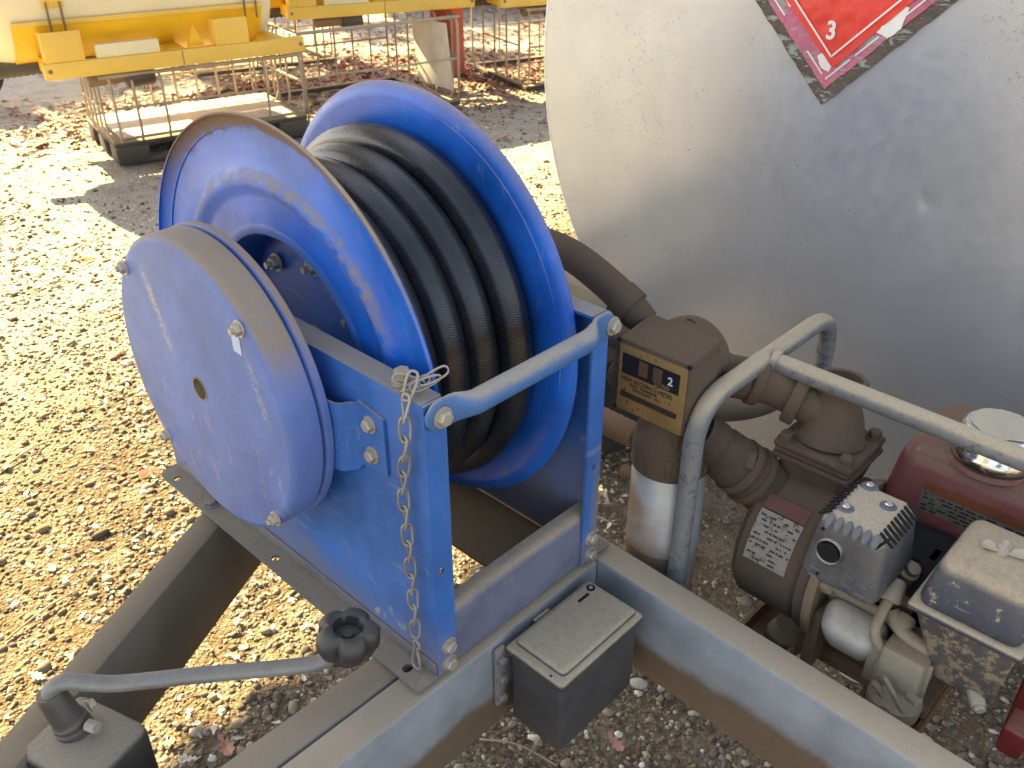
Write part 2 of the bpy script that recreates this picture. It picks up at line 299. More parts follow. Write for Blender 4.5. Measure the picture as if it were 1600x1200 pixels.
# ------------------------------------------------------------------ geometry helpers
def new(): return bmesh.new()
def xf(bm, vs, mat):
    if mat is not None: bmesh.ops.transform(bm, matrix=mat, verts=vs)
def box(bm, x0, x1, y0, y1, z0, z1, bev=0., seg=2, mat=None, vert_only=False):
    t = bmesh.new(); r = bmesh.ops.create_cube(t, size=1)
    for v in r['verts']: v.co = Vector(((x0+x1)/2+(x1-x0)*v.co.x, (y0+y1)/2+(y1-y0)*v.co.y, (z0+z1)/2+(z1-z0)*v.co.z))
    if bev:
        es = [e for e in t.edges if not vert_only or abs((e.verts[0].co-e.verts[1].co).z) > 1e-6]
        bmesh.ops.bevel(t, geom=es, offset=bev, segments=seg, profile=.5, affect='EDGES')
    merge(bm, t, mat)
def merge(bm, t, mat=None):
    if mat is not None: bmesh.ops.transform(t, matrix=mat, verts=t.verts)
    me = bpy.data.meshes.new('tmp'); t.to_mesh(me); t.free(); bm.from_mesh(me); bpy.data.meshes.remove(me)
def axis_mat(axis, o):
    z = Vector(axis).normalized(); q = z.to_track_quat('Z', 'Y')
    return Matrix.Translation(Vector(o)) @ q.to_matrix().to_4x4()
def lathe(bm, prof, o=(0, 0, 0), axis=(0, 0, 1), seg=48, closed=False):
    """prof: list of (distance along axis, radius)"""
    t = bmesh.new(); rings = []
    for h, r in prof:
        if r < 1e-6: rings.append([t.verts.new((0, 0, h))])
        else: rings.append([t.verts.new((r*math.cos(2*math.pi*i/seg), r*math.sin(2*math.pi*i/seg), h)) for i in range(seg)])
    pairs = list(zip(rings, rings[1:]))
    if closed: pairs.append((rings[-1], rings[0]))
    for a, b in pairs:
        for i in range(seg):
            j = (i+1) % seg
            if len(a) == 1 and len(b) == 1: continue
            if len(a) == 1: t.faces.new((a[0], b[j], b[i]))
            elif len(b) == 1: t.faces.new((a[i], a[j], b[0]))
            else: t.faces.new((a[i], a[j], b[j], b[i]))
    bmesh.ops.recalc_face_normals(t, faces=t.faces); merge(bm, t, axis_mat(axis, o))
def cyl(bm, p, q, r, seg=24, r2=None, bev=0.):
    p = Vector(p); q = Vector(q); h = (q-p).length; r2 = r if r2 is None else r2
    if bev: prof = [(0, 0), (0, r-bev), (bev*.3, r-bev*.3), (bev, r), (h-bev, r2), (h-bev*.3, r2-bev*.3), (h, r2-bev), (h, 0)]
    else: prof = [(0, 0), (0, r), (h, r2), (h, 0)]
    lathe(bm, prof, p, q-p, seg)
def smooth_path(pts, n=8):
    P = [Vector(p) for p in pts]; out = []
    for i in range(len(P)-1):
        a = P[max(i-1, 0)]; b = P[i]; c = P[i+1]; d = P[min(i+2, len(P)-1)]
        for k in range(n):
            t = k/n; out.append(.5*((2*b)+(c-a)*t+(2*a-5*b+4*c-d)*t*t+(3*b-a-3*c+d)*t**3))
    out.append(P[-1]); return out
def fillet_path(pts, rad, n=8):
    P = [Vector(p) for p in pts]; out = [P[0]]
    for i in range(1, len(P)-1):
        a = (P[i-1]-P[i]).normalized(); b = (P[i+1]-P[i]).normalized()
        s = P[i]+a*rad; e = P[i]+b*rad
        for k in range(n+1):
            t = k/n; out.append(s*(1-t)**2+P[i]*2*t*(1-t)+e*t*t)
    out.append(P[-1]); return out
def tube(bm, pts, r, seg=16, caps=True, closed=False, uv=False, flat=None):
    """r: number or list; flat: list of (a,b) radii scale in (side, up) frame"""
    P = [Vector(p) for p in pts]; n = len(P); t = bmesh.new(); rings = []
    uvl = t.loops.layers.uv.new('UVMap') if uv else None
    up = Vector((0, 0, 1)); prev = None; dist = 0; ds = []
    for i in range(n):
        if closed: d = (P[(i+1) % n]-P[i-1]).normalized()
        else: d = (P[min(i+1, n-1)]-P[max(i-1, 0)]).normalized()
        if prev is None:
            s = d.cross(up)
            if s.length < 1e-3: s = d.cross(Vector((1, 0, 0)))
            s.normalize()
        else:
            s = (prev-d*prev.dot(d)).normalized()
        prev = s; u = s.cross(d)
        rr = r[i] if isinstance(r, (list, tuple)) else r
        fa, fb = flat[i] if flat else (1, 1)
        rings.append([t.verts.new(P[i]+s*math.cos(2*math.pi*k/seg)*rr*fa+u*math.sin(2*math.pi*k/seg)*rr*fb) for k in range(seg)])
        if i: dist += (P[i]-P[i-1]).length
        ds.append(dist)
    m = n if closed else n-1
    for i in range(m):
        a, b = rings[i], rings[(i+1) % n]
        for k in range(seg):
            f = t.faces.new((a[k], a[(k+1) % seg], b[(k+1) % seg], b[k]))
            if uv:
                for lp, (uu, vv) in zip(f.loops, ((ds[i], k/seg), (ds[i], (k+1)/seg), (ds[(i+1) % n], (k+1)/seg), (ds[(i+1) % n], k/seg))): lp[uvl].uv = (uu, vv)
    if caps and not closed:
        t.faces.new(rings[0][::-1]); t.faces.new(rings[-1])
    bmesh.ops.recalc_face_normals(t, faces=t.faces); merge(bm, t)
def plate(bm, outline, holes, th, mat):
    """flat plate from 2D outline (x,y) with holes [(x,y,rx,ry)], thickness th along local z, placed by mat"""
    t = bmesh.new(); es = []
    def loop(pts):
        vs = [t.verts.new((x, y, 0)) for x, y in pts]
        for i in range(len(vs)): es.append(t.edges.new((vs[i], vs[(i+1) % len(vs)])))
    loop(outline)
    for (x, y, rx, ry) in holes: loop([(x+rx*math.cos(2*math.pi*k/14), y+ry*math.sin(2*math.pi*k/14)) for k in range(14)])
    bmesh.ops.triangle_fill(t, use_beauty=True, use_dissolve=False, edges=es)
    r = bmesh.ops.extrude_face_region(t, geom=t.faces[:])
    bmesh.ops.translate(t, vec=(0, 0, th), verts=[v for v in r['geom'] if isinstance(v, bmesh.types.BMVert)])
    bmesh.ops.recalc_face_normals(t, faces=t.faces); merge(bm, t, mat)
def rrect(x0, x1, y0, y1, r, n=5):
    o = []
    for cx, cy, a in ((x1-r, y1-r, 0), (x0+r, y1-r, 90), (x0+r, y0+r, 180), (x1-r, y0+r, 270)):
        for k in range(n+1): o.append((cx+r*math.cos(R(a+90*k/n)), cy+r*math.sin(R(a+90*k/n))))
    return o
def prism(bm, poly, z0, z1, mat=None, bev=0.):
    t = bmesh.new(); a = [t.verts.new((x, y, z0)) for x, y in poly]; b = [t.verts.new((x, y, z1)) for x, y in poly]; n = len(poly)
    t.faces.new(a[::-1]); t.faces.new(b)
    for i in range(n): t.faces.new((a[i], a[(i+1) % n], b[(i+1) % n], b[i]))
    bmesh.ops.recalc_face_normals(t, faces=t.faces)
    if bev: bmesh.ops.bevel(t, geom=t.edges[:], offset=bev, segments=2, profile=.5, affect='EDGES')
    merge(bm, t, mat)
def frame(o, ex, ey, ez):
    m = Matrix(((ex[0], ey[0], ez[0], o[0]), (ex[1], ey[1], ez[1], o[1]), (ex[2], ey[2], ez[2], o[2]), (0, 0, 0, 1))); return m
FACE_X = lambda x, y, z: frame((x, y, z), (0, -1, 0), (0, 0, 1), (-1, 0, 0))    # local x reads to the right on a face turned to -X
def hexbolt(bm, o, axis, r=.008, h=.006, washer=True, wr=None, stud=0.):
    a = Vector(axis).normalized(); o = Vector(o)
    if washer: lathe(bm, [(0, 0), (0, wr or r*1.35), (.0016, wr or r*1.35), (.0016, 0)], o, a, 20)
    lathe(bm, [(.0016, 0), (.0016, r), (.0016+h*.8, r), (.0016+h, r*.82), (.0016+h, 0)], o, a, 6)
    if stud: lathe(bm, [(h, 0), (h, r*.5), (h+stud, r*.5), (h+stud, 0)], o, a, 12)

# ------------------------------------------------------------------ objects
ORG = {}
def thing(name, label, cat, loc=(0, 0, 0), group=None, rotz=0):
    o = bpy.data.objects.new(name, None); COL.objects.link(o); o.empty_display_size = .05
    o.location = loc; o.rotation_euler = (0, 0, rotz); o['label'] = label; o['category'] = cat
    if group: o['group'] = group
    ORG[o] = Vector(loc); return o
def part(name, bm, mat, parent=None, smooth=35, label=None, local=False, kind=None):
    me = bpy.data.meshes.new(name)
    if parent is not None and not local: bmesh.ops.translate(bm, vec=-ORG[parent], verts=bm.verts)
    bm.to_mesh(me); bm.free()
    if smooth: 
        me.polygons.foreach_set('use_smooth', [True]*len(me.polygons))
        me.set_sharp_from_angle(angle=R(smooth))
    for m in (mat if isinstance(mat, list) else [mat]): me.materials.append(m)
    o = bpy.data.objects.new(name, me); COL.objects.link(o)
    if parent is not None: o.parent = parent; ORG[o] = ORG[parent]
    if label: o['label'] = label
    if kind: o['kind'] = kind
    return o
def tag(o, label, cat, group=None):
    o['label'] = label; o['category'] = cat
    if group: o['group'] = group
    return o
def solo(name, bm, mat, label, cat, group=None, smooth=35): return tag(part(name, bm, mat, None, smooth), label, cat, group)
def struct(name, bm, mat, smooth=35): o = part(name, bm, mat, None, smooth); o['kind'] = 'structure'; return o
def copy_tree(o, parent=None):
    c = o.copy(); COL.objects.link(c); c.parent = parent
    for ch in list(o.children): copy_tree(ch, c)
    return c
def text(name, s, size, mat, mt, parent, depth=.0003, bold=False, sx=1., align='LEFT', off=0.):
    cu = bpy.data.curves.new('t', 'FONT'); cu.body = s; cu.size = size; cu.extrude = depth; cu.align_x = align; cu.offset = off; cu.resolution_u = 3
    to = bpy.data.objects.new('t', cu); COL.objects.link(to); bpy.context.view_layer.update()
    me = bpy.data.meshes.new_from_object(to.evaluated_get(bpy.context.evaluated_depsgraph_get()))
    bpy.data.objects.remove(to); bpy.data.curves.remove(cu)
    me.transform(Matrix.Diagonal((sx, 1, 1, 1))); me.transform(mt)
    if parent is not None: me.transform(Matrix.Translation(-ORG[parent]))
    me.materials.clear(); me.materials.append(mat); o = bpy.data.objects.new(name, me); COL.objects.link(o)
    if parent is not None: o.parent = parent; ORG[o] = ORG[parent]
    return o

# ================================================================== GROUND
def gz(x, y): 
    return .012*noise.noise(Vector((x*1.7, y*1.7, 0)))+.006*noise.noise(Vector((x*6, y*6, 3)))+.05*noise.noise(Vector((x*.15, y*.15, 9)))*min(1, math.hypot(x, y)/8)
n = 300; me = bpy.data.meshes.new('ground'); k = 4.2
ax = [1.5+2.6*math.sinh(k*t)/1.0 for t in np.linspace(-1, 1, n)]; ay = [2.5+2.6*math.sinh(k*t) for t in np.linspace(-1, 1, n)]
V = [(x, y, G+gz(x, y)) for y in ay for x in ax]
F = [(j*n+i, j*n+i+1, (j+1)*n+i+1, (j+1)*n+i) for j in range(n-1) for i in range(n-1)]
me.from_pydata(V, [], F); me.polygons.foreach_set('use_smooth', [True]*len(F)); me.materials.append(m_ground)
go = bpy.data.objects.new('ground', me); COL.objects.link(go); go['kind'] = 'structure'

def scatter_mesh(name, verts, tris, cols, mat, smooth=True):
    me = bpy.data.meshes.new(name); nv = len(verts); nf = len(tris)
    me.vertices.add(nv); me.vertices.foreach_set('co', verts.astype(np.float32).ravel())
    me.loops.add(nf*3); me.loops.foreach_set('vertex_index', tris.astype(np.int32).ravel())
    me.polygons.add(nf); me.polygons.foreach_set('loop_start', np.arange(0, nf*3, 3, dtype=np.int32))
    me.polygons.foreach_set('use_smooth', np.full(nf, smooth))
    me.update(calc_edges=True); me.validate()
    a = me.color_attributes.new('Col', 'FLOAT_COLOR', 'POINT'); a.data.foreach_set('color', np.c_[cols, np.ones(nv)].astype(np.float32).ravel())
    me.materials.append(mat); o = bpy.data.objects.new(name, me); COL.objects.link(o); return o
t = bmesh.new(); bmesh.ops.create_icosphere(t, subdivisions=1, radius=1); t.verts.ensure_lookup_table()
ico = np.array([v.co[:] for v in t.verts]); icof = np.array([[v.index for v in f.verts] for f in t.faces]); t.free()
def patch(x, y): return noise.noise(Vector((x*.9, y*.9, 5)))+.5*noise.noise(Vector((x*3, y*3, 7)))
def gravel(name, nn, r0, r1, rad, sizemul, band=None, thr=-.2):
    C0 = np.array([-.44, -.53]); pos = []; 
    while len(pos) < nn:
        r = r0+(r1-r0)*random.random(); a = R(43.5)+R(random.uniform(-52, 52)); x = C0[0]+r*math.cos(a); y = C0[1]+r*math.sin(a)
        if patch(x, y)+random.gauss(0, .3) < thr: continue
        pos.append((x, y, r))
    pos = np.array(pos); s = rad*np.exp(rng.normal(0, .42, nn))*sizemul(pos[:, 2]); s = np.minimum(s, .022)
    sc = np.c_[s*rng.uniform(.8, 1.3, nn), s*rng.uniform(.7, 1.1, nn), s*rng.uniform(.35, .75, nn)]
    ang = rng.uniform(0, 6.28, nn); tilt = rng.normal(0, .3, nn)
    v = ico[None]*(1+rng.normal(0, .16, (nn, 12, 1)))*sc[:, None, :]
    ct, st = np.cos(tilt)[:, None], np.sin(tilt)[:, None]; vy = v[..., 1]*ct-v[..., 2]*st; vz = v[..., 1]*st+v[..., 2]*ct
    ca, sa = np.cos(ang)[:, None], np.sin(ang)[:, None]; x = v[..., 0]*ca-vy*sa; y = v[..., 0]*sa+vy*ca
    zz = np.array([G+gz(p[0], p[1]) for p in pos])+sc[:, 2]*.25
    verts = np.stack([x+pos[:, 0, None], y+pos[:, 1, None], vz+zz[:, None]], 2).reshape(-1, 3)
    tris = (icof[None]+12*np.arange(nn)[:, None, None]).reshape(-1, 3)
    base = np.array([(.145, .115, .08), (.21, .17, .115), (.08, .06, .04), (.33, .29, .22), (.19, .135, .075), (.54, .51, .44)])
    cc = base[rng.choice(6, nn, p=[.28, .25, .2, .12, .11, .04])]*rng.uniform(.75, 1.2, (nn, 1))
    o = scatter_mesh(name, verts, tris, np.repeat(cc, 12, 0), m_peb); o['kind'] = 'stuff'
    return tag(o, 'loose grey and tan gravel spread over the dirt yard' if 'fine' not in name else 'fine grit lying on the dirt under the trailer', 'gravel')
gravel('gravel', 46000, .7, 7, .0046, lambda r: 1+.10*r, thr=-.05)
gravel('fine_gravel', 36000, .5, 3.6, .0029, lambda r: 1+.12*r, thr=-.9)

# leaves
OAK = [(0, 0), (.10, .10), (.30, .06), (.34, .20), (.52, .12), (.60, .28), (.76, .17), (.86, .22), (1, 0)]
OAK = OAK+[(x, -y) for x, y in OAK[-2:0:-1]]
def leaf_arrays(pos, sizes, cols, curl=.25):
    nn = len(pos); nv = len(OAK)+1; o2 = np.array([(.5, 0)]+OAK); V = np.zeros((nn, nv, 3))
    o3 = np.c_[o2[:, 0]-.5, o2[:, 1]*1.0, np.zeros(nv)]
    for i in range(nn):
        c = random.uniform(-.2, curl*2); c2 = random.uniform(0, 1.2); q = o3.copy(); q[:, 2] = c*(q[:, 0]**2)+c2*np.abs(q[:, 1])**1.5*.9+.04
        m = np.array((Matrix.Rotation(random.uniform(0, 6.28), 3, 'Z') @ Matrix.Rotation(random.gauss(0, .3), 3, 'X') @ Matrix.Rotation(random.gauss(0, .2), 3, 'Y')))
        V[i] = (q*sizes[i]) @ m.T+pos[i]
    k = len(OAK); T = np.array([(0, 1+j, 1+(j+1) % k) for j in range(k)])
    return V.reshape(-1, 3), (T[None]+nv*np.arange(nn)[:, None, None]).reshape(-1, 3), np.repeat(np.array(cols), nv, 0)
def litter(name, nn, region, size, pal, label, probs=None, cond=None):
    pos = []; 
    while len(pos) < nn:
        x, y = region()
        if cond and not cond(x, y): continue
        pos.append((x, y, G+gz(x, y)+.004+random.random()*.008))
    cols = [np.array(pal[rng.choice(len(pal), p=probs)])*random.uniform(.7, 1.2) for _ in pos]
    o = scatter_mesh(name, *leaf_arrays(np.array(pos), [size*random.uniform(.5, 1.25) for _ in pos], cols), m_leaf, False); o['kind'] = 'stuff'
    return tag(o, label, 'leaves')
def drift_point():
    a = random.choice([(3.5, 5.95, .45), (3.0, 5.7, .35), (4.3, 6.1, .6), (4.5, 5.4, .5), (5.6, 4.7, .7), (5.0, 4.9, .5), (6.6, 5.6, 1.0), (5.4, 8, 1.5), (2.2, 5.7, .5), (8, 5, 1.2)])
    return random.gauss(a[0], a[2]), random.gauss(a[1], a[2])
litter('leaf_litter', 1100, lambda: (random.uniform(-.9, 2.6), random.uniform(.6, 4.6)), .034, [(.46, .41, .31), (.38, .30, .18), (.25, .14, .07), (.40, .10, .03)], 'pale dry oak leaves scattered over the sunlit gravel', [.62, .25, .11, .02],
       lambda x, y: patch(x+4, y)+random.gauss(0, .3) > .05)
litter('leaf_fragments', 4500, lambda: (random.uniform(-.7, 2.4), random.uniform(.5, 4.4)), .023, [(.52, .48, .39), (.60, .57, .48), (.36, .29, .19), (.20, .12, .07)], 'small pale leaf fragments and flakes strewn over the sunlit gravel', [.4, .25, .25, .1],
       lambda x, y: patch(x+4, y)+random.gauss(0, .35) > .0)
litter('leaf_drift', 8500, drift_point, .075, [(.27, .13, .08), (.20, .09, .055), (.33, .20, .12), (.14, .08, .055), (.42, .33, .23)], 'drift of brown and red oak leaves behind the tank cages', [.32, .25, .2, .13, .1],
       lambda x, y: patch(x*1.3+1, y*1.3)+random.gauss(0, .3) > -.25)
def one_leaf(x, y, s, col, label):
    m = bpy.data.materials.new('leaf_colour'); 
    V_, T_, C_ = leaf_arrays(np.array([(0, 0, .004)]), [s], [col], .6)
    o = scatter_mesh('fallen_leaf', V_, T_, C_, m_leaf, False); bpy.data.materials.remove(m)
    o.location = (x, y, G+gz(x, y)+.008); return tag(o, label, 'leaf')
one_leaf(.361, 1.714, .062, (.42, .05, .02), 'red oak leaf lying on the sunlit gravel left of the reel')
one_leaf(.012, .711, .060, (.30, .14, .09), 'curled brown oak leaf in the shade between the two drawbar beams')
one_leaf(.576, .14, .050, (.42, .20, .15), 'pinkish oak leaf on shaded grit below the dark battery box')
one_leaf(.942, 3.437, .07, (.45, .13, .03), 'orange leaf on bright ground far left of the blue reel')
one_leaf(3.72, 3.479, .13, (.34, .21, .14), 'large tan leaf in the dark shadow patch behind the right reel disc')
one_leaf(.639, 2.481, .045, (.48, .14, .02), 'small orange leaf beside pale stones left of the round blue cover')
for (x, y, a, ln, rr, lb) in [(.145, 2.083, .3, .17, .0035, 'straight brown twig at the left edge of the sunlit gravel'), (.27, 1.86, -.9, .13, .0025, 'thin pale twig on sunlit gravel under the red leaf'),
                          (.42, .27, -1.2, .17, .0025, 'bent pale twig on the shaded grit under the battery box'), (1.11, .62, -1.1, .10, .0035, 'short pale stick on the ground between the reel and the filter'),
                          (-.089, 1.37, .2, .2, .003, 'long thin twig on sunlit gravel beside the left drawbar beam')]:
    bm = new(); z = G+gz(x, y)+.006
    tube(bm, smooth_path([(x-ln/2*math.cos(a), y-ln/2*math.sin(a), z), (x+.01, y+.008, z+.008), (x+ln/2*math.cos(a), y+ln/2*math.sin(a), z+.002)], 6), [rr*(1-.03*k) for k in range(13)], 6)
    solo('twig', bm, M('twig_bark', (.30, .23, .15), .9, bump=.3), lb, 'twig')
for (x, y, s, lb) in [(.803, .27, .022, 'rounded pale stone on the grit just right of the battery box'), (1.10, -.13, .032, 'large smooth pale stone under the engine mounting rails'), (.93, -.255, .024, 'flat grey stone on the grit below the air cleaner'),
                  (.74, .20, .016, 'small pale stone beside the rounded stone near the battery box'), (1.02, -.33, .026, 'oval grey stone at the lower right edge of the grit')]:
    bm = new(); r_ = bmesh.ops.create_icosphere(bm, subdivisions=3, radius=1)
    for v in bm.verts: v.co = Vector((v.co.x*s*1.25, v.co.y*s*.85, v.co.z*s*.5))*(1+.16*noise.noise(v.co*1.7+Vector((x*9, y*9, 0))))
    bmesh.ops.rotate(bm, verts=bm.verts, cent=(0, 0, 0), matrix=Matrix.Rotation(x*7, 3, 'Z')); bmesh.ops.translate(bm, verts=bm.verts, vec=(x, y, G+gz(x, y)+s*.28))
    solo('stone', bm, M('pale_stone', (.36, .34, .29), .8, bump=.2, bscale=400), lb, 'stone')

# ================================================================== TRAILER FRAME
tr = thing('trailer_frame', 'dusty galvanised trailer drawbar and cross beam carrying the blue reel', 'trailer', (.1, .1, G))
ZT = -.0045
bm = new(); box(bm, -1.3, .279, -.005, .0385, -.152, ZT, .005); part('drawbar_beam', bm, m_gal2, tr)
bm = new(); box(bm, -1.3, .279, .0405, .084, -.152, ZT, .005); part('drawbar_beam', bm, m_gal, tr)
bm = new(); a = R(28.5); ex = (math.cos(a), math.sin(a), 0); ey = (-math.sin(a), math.cos(a), 0)
box(bm, -1.25, .275, -.0405, .0, -.146, ZT-.001, .005, mat=frame((-.033, .4655, 0), ex, ey, (0, 0, 1))); part('drawbar_beam', bm, m_galbrown, tr)
bm = new(); prism(bm, [(.2797-.0333*1.7, -1.7), (.321-.032*1.7, -1.7), (.321+.032*1.1, 1.1), (.2797+.0333*1.1, 1.1)], -.152, ZT+.0005, bev=.005); part('cross_beam', bm, m_gal2, tr)
bm = new(); prism(bm, [(.172, .0865), (.2795, .0865), (.2795, .62), (.30, .62), (.172, .62)][:3]+[(.2795, .60), (.172, .60)], -.012, -.0065, bev=.001); part('gusset_plate', bm, M('brown_dusty_gusset_bounce_tint', (.16, .12, .08), .85, 0, dust=.5, up=.8, dcol=(.36, .26, .16), bump=.4), tr)  # dust colour lightened here to stand in for light bounced off the ground
for y0, y1 in ((-.222, -.146), (-.40, -.321)):
    bm = new(); x0 = .325; box(bm, x0, .82, y0+.005, y1-.005, -.165, -.160); box(bm, x0, .82, y0, y0+.005, -.165, -.135); box(bm, x0, .82, y1-.005, y1, -.165, -.135); part('mounting_rail', bm, m_brown, tr)
for y in (.50, -.62):
    bm = new(); box(bm, .33, 2.6, y-.03, y+.03, -.155, -.02, .004); part('chassis_beam', bm, m_gal, tr)
bm = new(); box(bm, .86, .93, -1.0, .66, -.02, .03, .004); part('tank_saddle', bm, m_gal, tr)
bm = new(); cyl(bm, (1.5, -.95, -.42), (1.5, .75, -.42), .035); part('axle', bm, m_brown, tr)
for y in (.82, -1.05):
    bm = new(); prof = [(-.09, .15), (-.10, .20), (-.09, .31), (-.05, .345), (.05, .345), (.09, .31), (.10, .20), (.09, .15)]
    lathe(bm, prof, (1.5, y, -.45), (0, 1, 0), 40); wh = part('wheel', bm, m_tyre, tr)
    bm = new(); lathe(bm, [(-.05, 0), (-.05, .12), (-.085, .15), (.085, .15), (.02, .1), (.02, 0)], (1.5, y, -.45), (0, 1, 0), 32); part('rim', bm, m_gal, wh)

# ================================================================== HOSE REEL
W, H, D = .2763, .3618, .588
reel = thing('hose_reel', 'large dusty blue steel hose reel with round spring cover in the foreground', 'hose reel', (W/2, D/2, 0))
T = .0035
def side_plate(x, s, name, lab):
    """x: outer face; s=+1 when the flanges turn towards +X (left plate), -1 for the right one"""
    bm = new(); fl = .0278 if s > 0 else .0265; tf = .027 if s > 0 else .0255
    plate(bm, [(T+.0003, .004), (D, .004), (D, .105), (.44, H-T), (T+.0003, H-T)], [], T, frame((x if s < 0 else x+T, 0, 0), (0, 1, 0), (0, 0, 1), (1, 0, 0)) if False else frame((x if s > 0 else x-T, 0, 0), (0, 1, 0), (0, 0, 1), (1, 0, 0)))
    # front flange with slot and bolt positions, top flange with hole
    m = frame((x, 0, 0), (s, 0, 0), (0, 0, 1), (0, 1, 0))
    plate(bm, [(0.0, .003), (fl, .003), (fl, H-.004), (fl-.003, H-.0005), (0.0, H-.0005)], [(.0125, .153, .0032, .0052)], T, m)
    m = frame((x, 0, H-T), (s, 0, 0), (0, 1, 0), (0, 0, 1))
    plate(bm, rrect(0, tf, T+.0005, .438, .002), [(.014 if s < 0 else .012, .055 if s < 0 else .3, .0055, .0055)], T, m)
    box(bm, *sorted((x+s*(T+.0003), x+s*.026)), D-T, D, .004, .100)
    return part(name, bm, m_blue, reel, label=lab)
side_plate(0, 1, 'side_plate', 'left blue side plate')
side_plate(W, -1, 'side_plate', 'right blue side plate')
def base_flange(x, s, lab):
    bm = new(); m = frame((x, 0, 0), (s, 0, 0), (0, 1, 0), (0, 0, 1))
    o = [(.0, 0), (.031, 0), (.031, D-.020), (.029, D-.008), (.022, D-.001), (.012, D), (.0, D)]
    plate(bm, o, [(.017, .552, .006, .006), (.016, .30, .0055, .0055), (.017, .035, .0065, .006)], .0035, m)
    box(bm, *sorted((x+s*.0003, x+s*.0032)), .002, D-.03, .0037, .021, .0008)
    return part('base_flange', bm, m_flange, reel)
base_flange(0, -1, ''); base_flange(W, 1, '')
def bolt(o, axis, r=.0078, parent=reel, mat=m_bolt, **k):
    bm = new(); hexbolt(bm, o, axis, r, **k); return part('bolt', bm, mat, parent, 25)
bolt((-.0155, .462, .0035), (0, 0, 1), .0085, mat=m_flange); bolt((W+.0155, .462, .0035), (0, 0, 1), .0085, mat=m_flange)
for x, z in ((.016, .041), (.0155, .0145), (W-.0105, .041), (W-.011, .0145)): bolt((x, 0, z), (0, -1, 0), .0078, h=.0065)
# front rail, slightly bowed sheet with a rolled top lip
def cross_rail(y, s):
    bm = new(); n = 14; prof = [(0, .004), (0, .070), (.0015, .0765), (.006, .081), (.012, .0825), (.022, .082), (.022, .080), (.012, .0803), (.0075, .079), (.004, .0755), (.0028, .070), (.0028, .004)]
    t = bmesh.new(); rings = []
    for i in range(n+1):
        f = i/n; x = .0042+(W-.0084)*f; b = 4*f*(1-f)
        rings.append([t.verts.new((x, y+s*(p+.004*b*(z > .06)), z-.0035*b*(z > .06))) for p, z in prof])
    for a, b in zip(rings, rings[1:]):
        for k in range(len(prof)): t.faces.new((a[k], a[(k+1) % len(prof)], b[(k+1) % len(prof)], b[k]))
    t.faces.new(rings[0]); t.faces.new(rings[-1]); bmesh.ops.recalc_face_normals(t, faces=t.faces); merge(bm, t)
    return part('cross_rail', bm, m_rail, reel)
cross_rail(T+.0005, 1); cross_rail(D-T-.0005, -1)
# tie rod with flattened, bolted ends
bm = new(); pts = []; fl = []
for i in range(41):
    f = i/40; x = -.001+(W+.004)*f; e = min(f, 1-f); k = min(1, max(0, (e-.105)/.10)); k = k*k*(3-2*k)
    y = -.0045*(1-k)-.0130*k; hh = .0170*(1-k)+.0124*k
    if e < .055: hh *= math.sqrt(max(.12, 1-((.055-e)/.058)**2))
    pts.append((x, y, .349)); fl.append(((.0028*(1-k)+.0122*k), hh))
tube(bm, pts, 1.0, 20, flat=fl); rod = part('tie_rod', bm, m_rod, reel, 50)
for x in (.0165, W-.0035): bolt((x, -.0075, .347), (0, -1, 0), .0082, rod, h=.0065)
# discs
RD = .28
def disc(x, s, nm):
    """s: direction the rolled lip and bead stand out to"""
    bm = new()
    pr = [(0, .150), (0, .185), (-.001, .190), (s*.0055, .1975), (s*.0085, .2045), (s*.0055, .2115), (0, .218), (0, .262), (s*.001, .268), (s*.005, .2765), (s*.0085, .2795), (s*.0115, .2785), (s*.0115, .2765),
          (s*.0088, .2772), (s*.0062, .2750), (s*.0025, .2665), (s*.0015, .262), (-s*.0015, .262), (-s*.0016, .218), (s*.004, .2115), (s*.0066, .2045), (s*.004, .1975), (-s*.0022, .190), (-s*.0016, .185), (-s*.0016, .150)]
    lathe(bm, pr, (x, YC, ZC), (1, 0, 0), 160, closed=True); return part('reel_disc', bm, m_disc, reel, 50, label=nm)
disc(.050, -1, 'left disc with muddy rusty rim'); disc(.2378, 1, 'right disc, clean bright blue inside')
bm = new(); lathe(bm, [(.0505, .156), (.048, .150), (.050, .143), (.056, .139), (.088, .136), (.088, .02), (.084, .02), (.084, 0)], (0, YC, ZC), (1, 0, 0), 96)
lathe(bm, [(.0535, .158), (.0535, .166), (.236, .166), (.236, .02)], (0, YC, ZC), (1, 0, 0), 96); hub = part('drum', bm, m_blue, reel, 40)
bm = new(); lathe(bm, [(-.06, 0), (-.06, .017), (.30, .017), (.30, 0)], (0, YC, ZC), (1, 0, 0), 32); part('axle_shaft', bm, m_bolt, reel)
for a in (35, 125, 215, 305, 80): 
    bm = new(); hexbolt(bm, (.084, YC-.105*math.cos(R(a)), ZC+.105*math.sin(R(a))), (-1, 0, 0), .0085, h=.008, stud=.008); part('bolt', bm, m_bolt, hub)
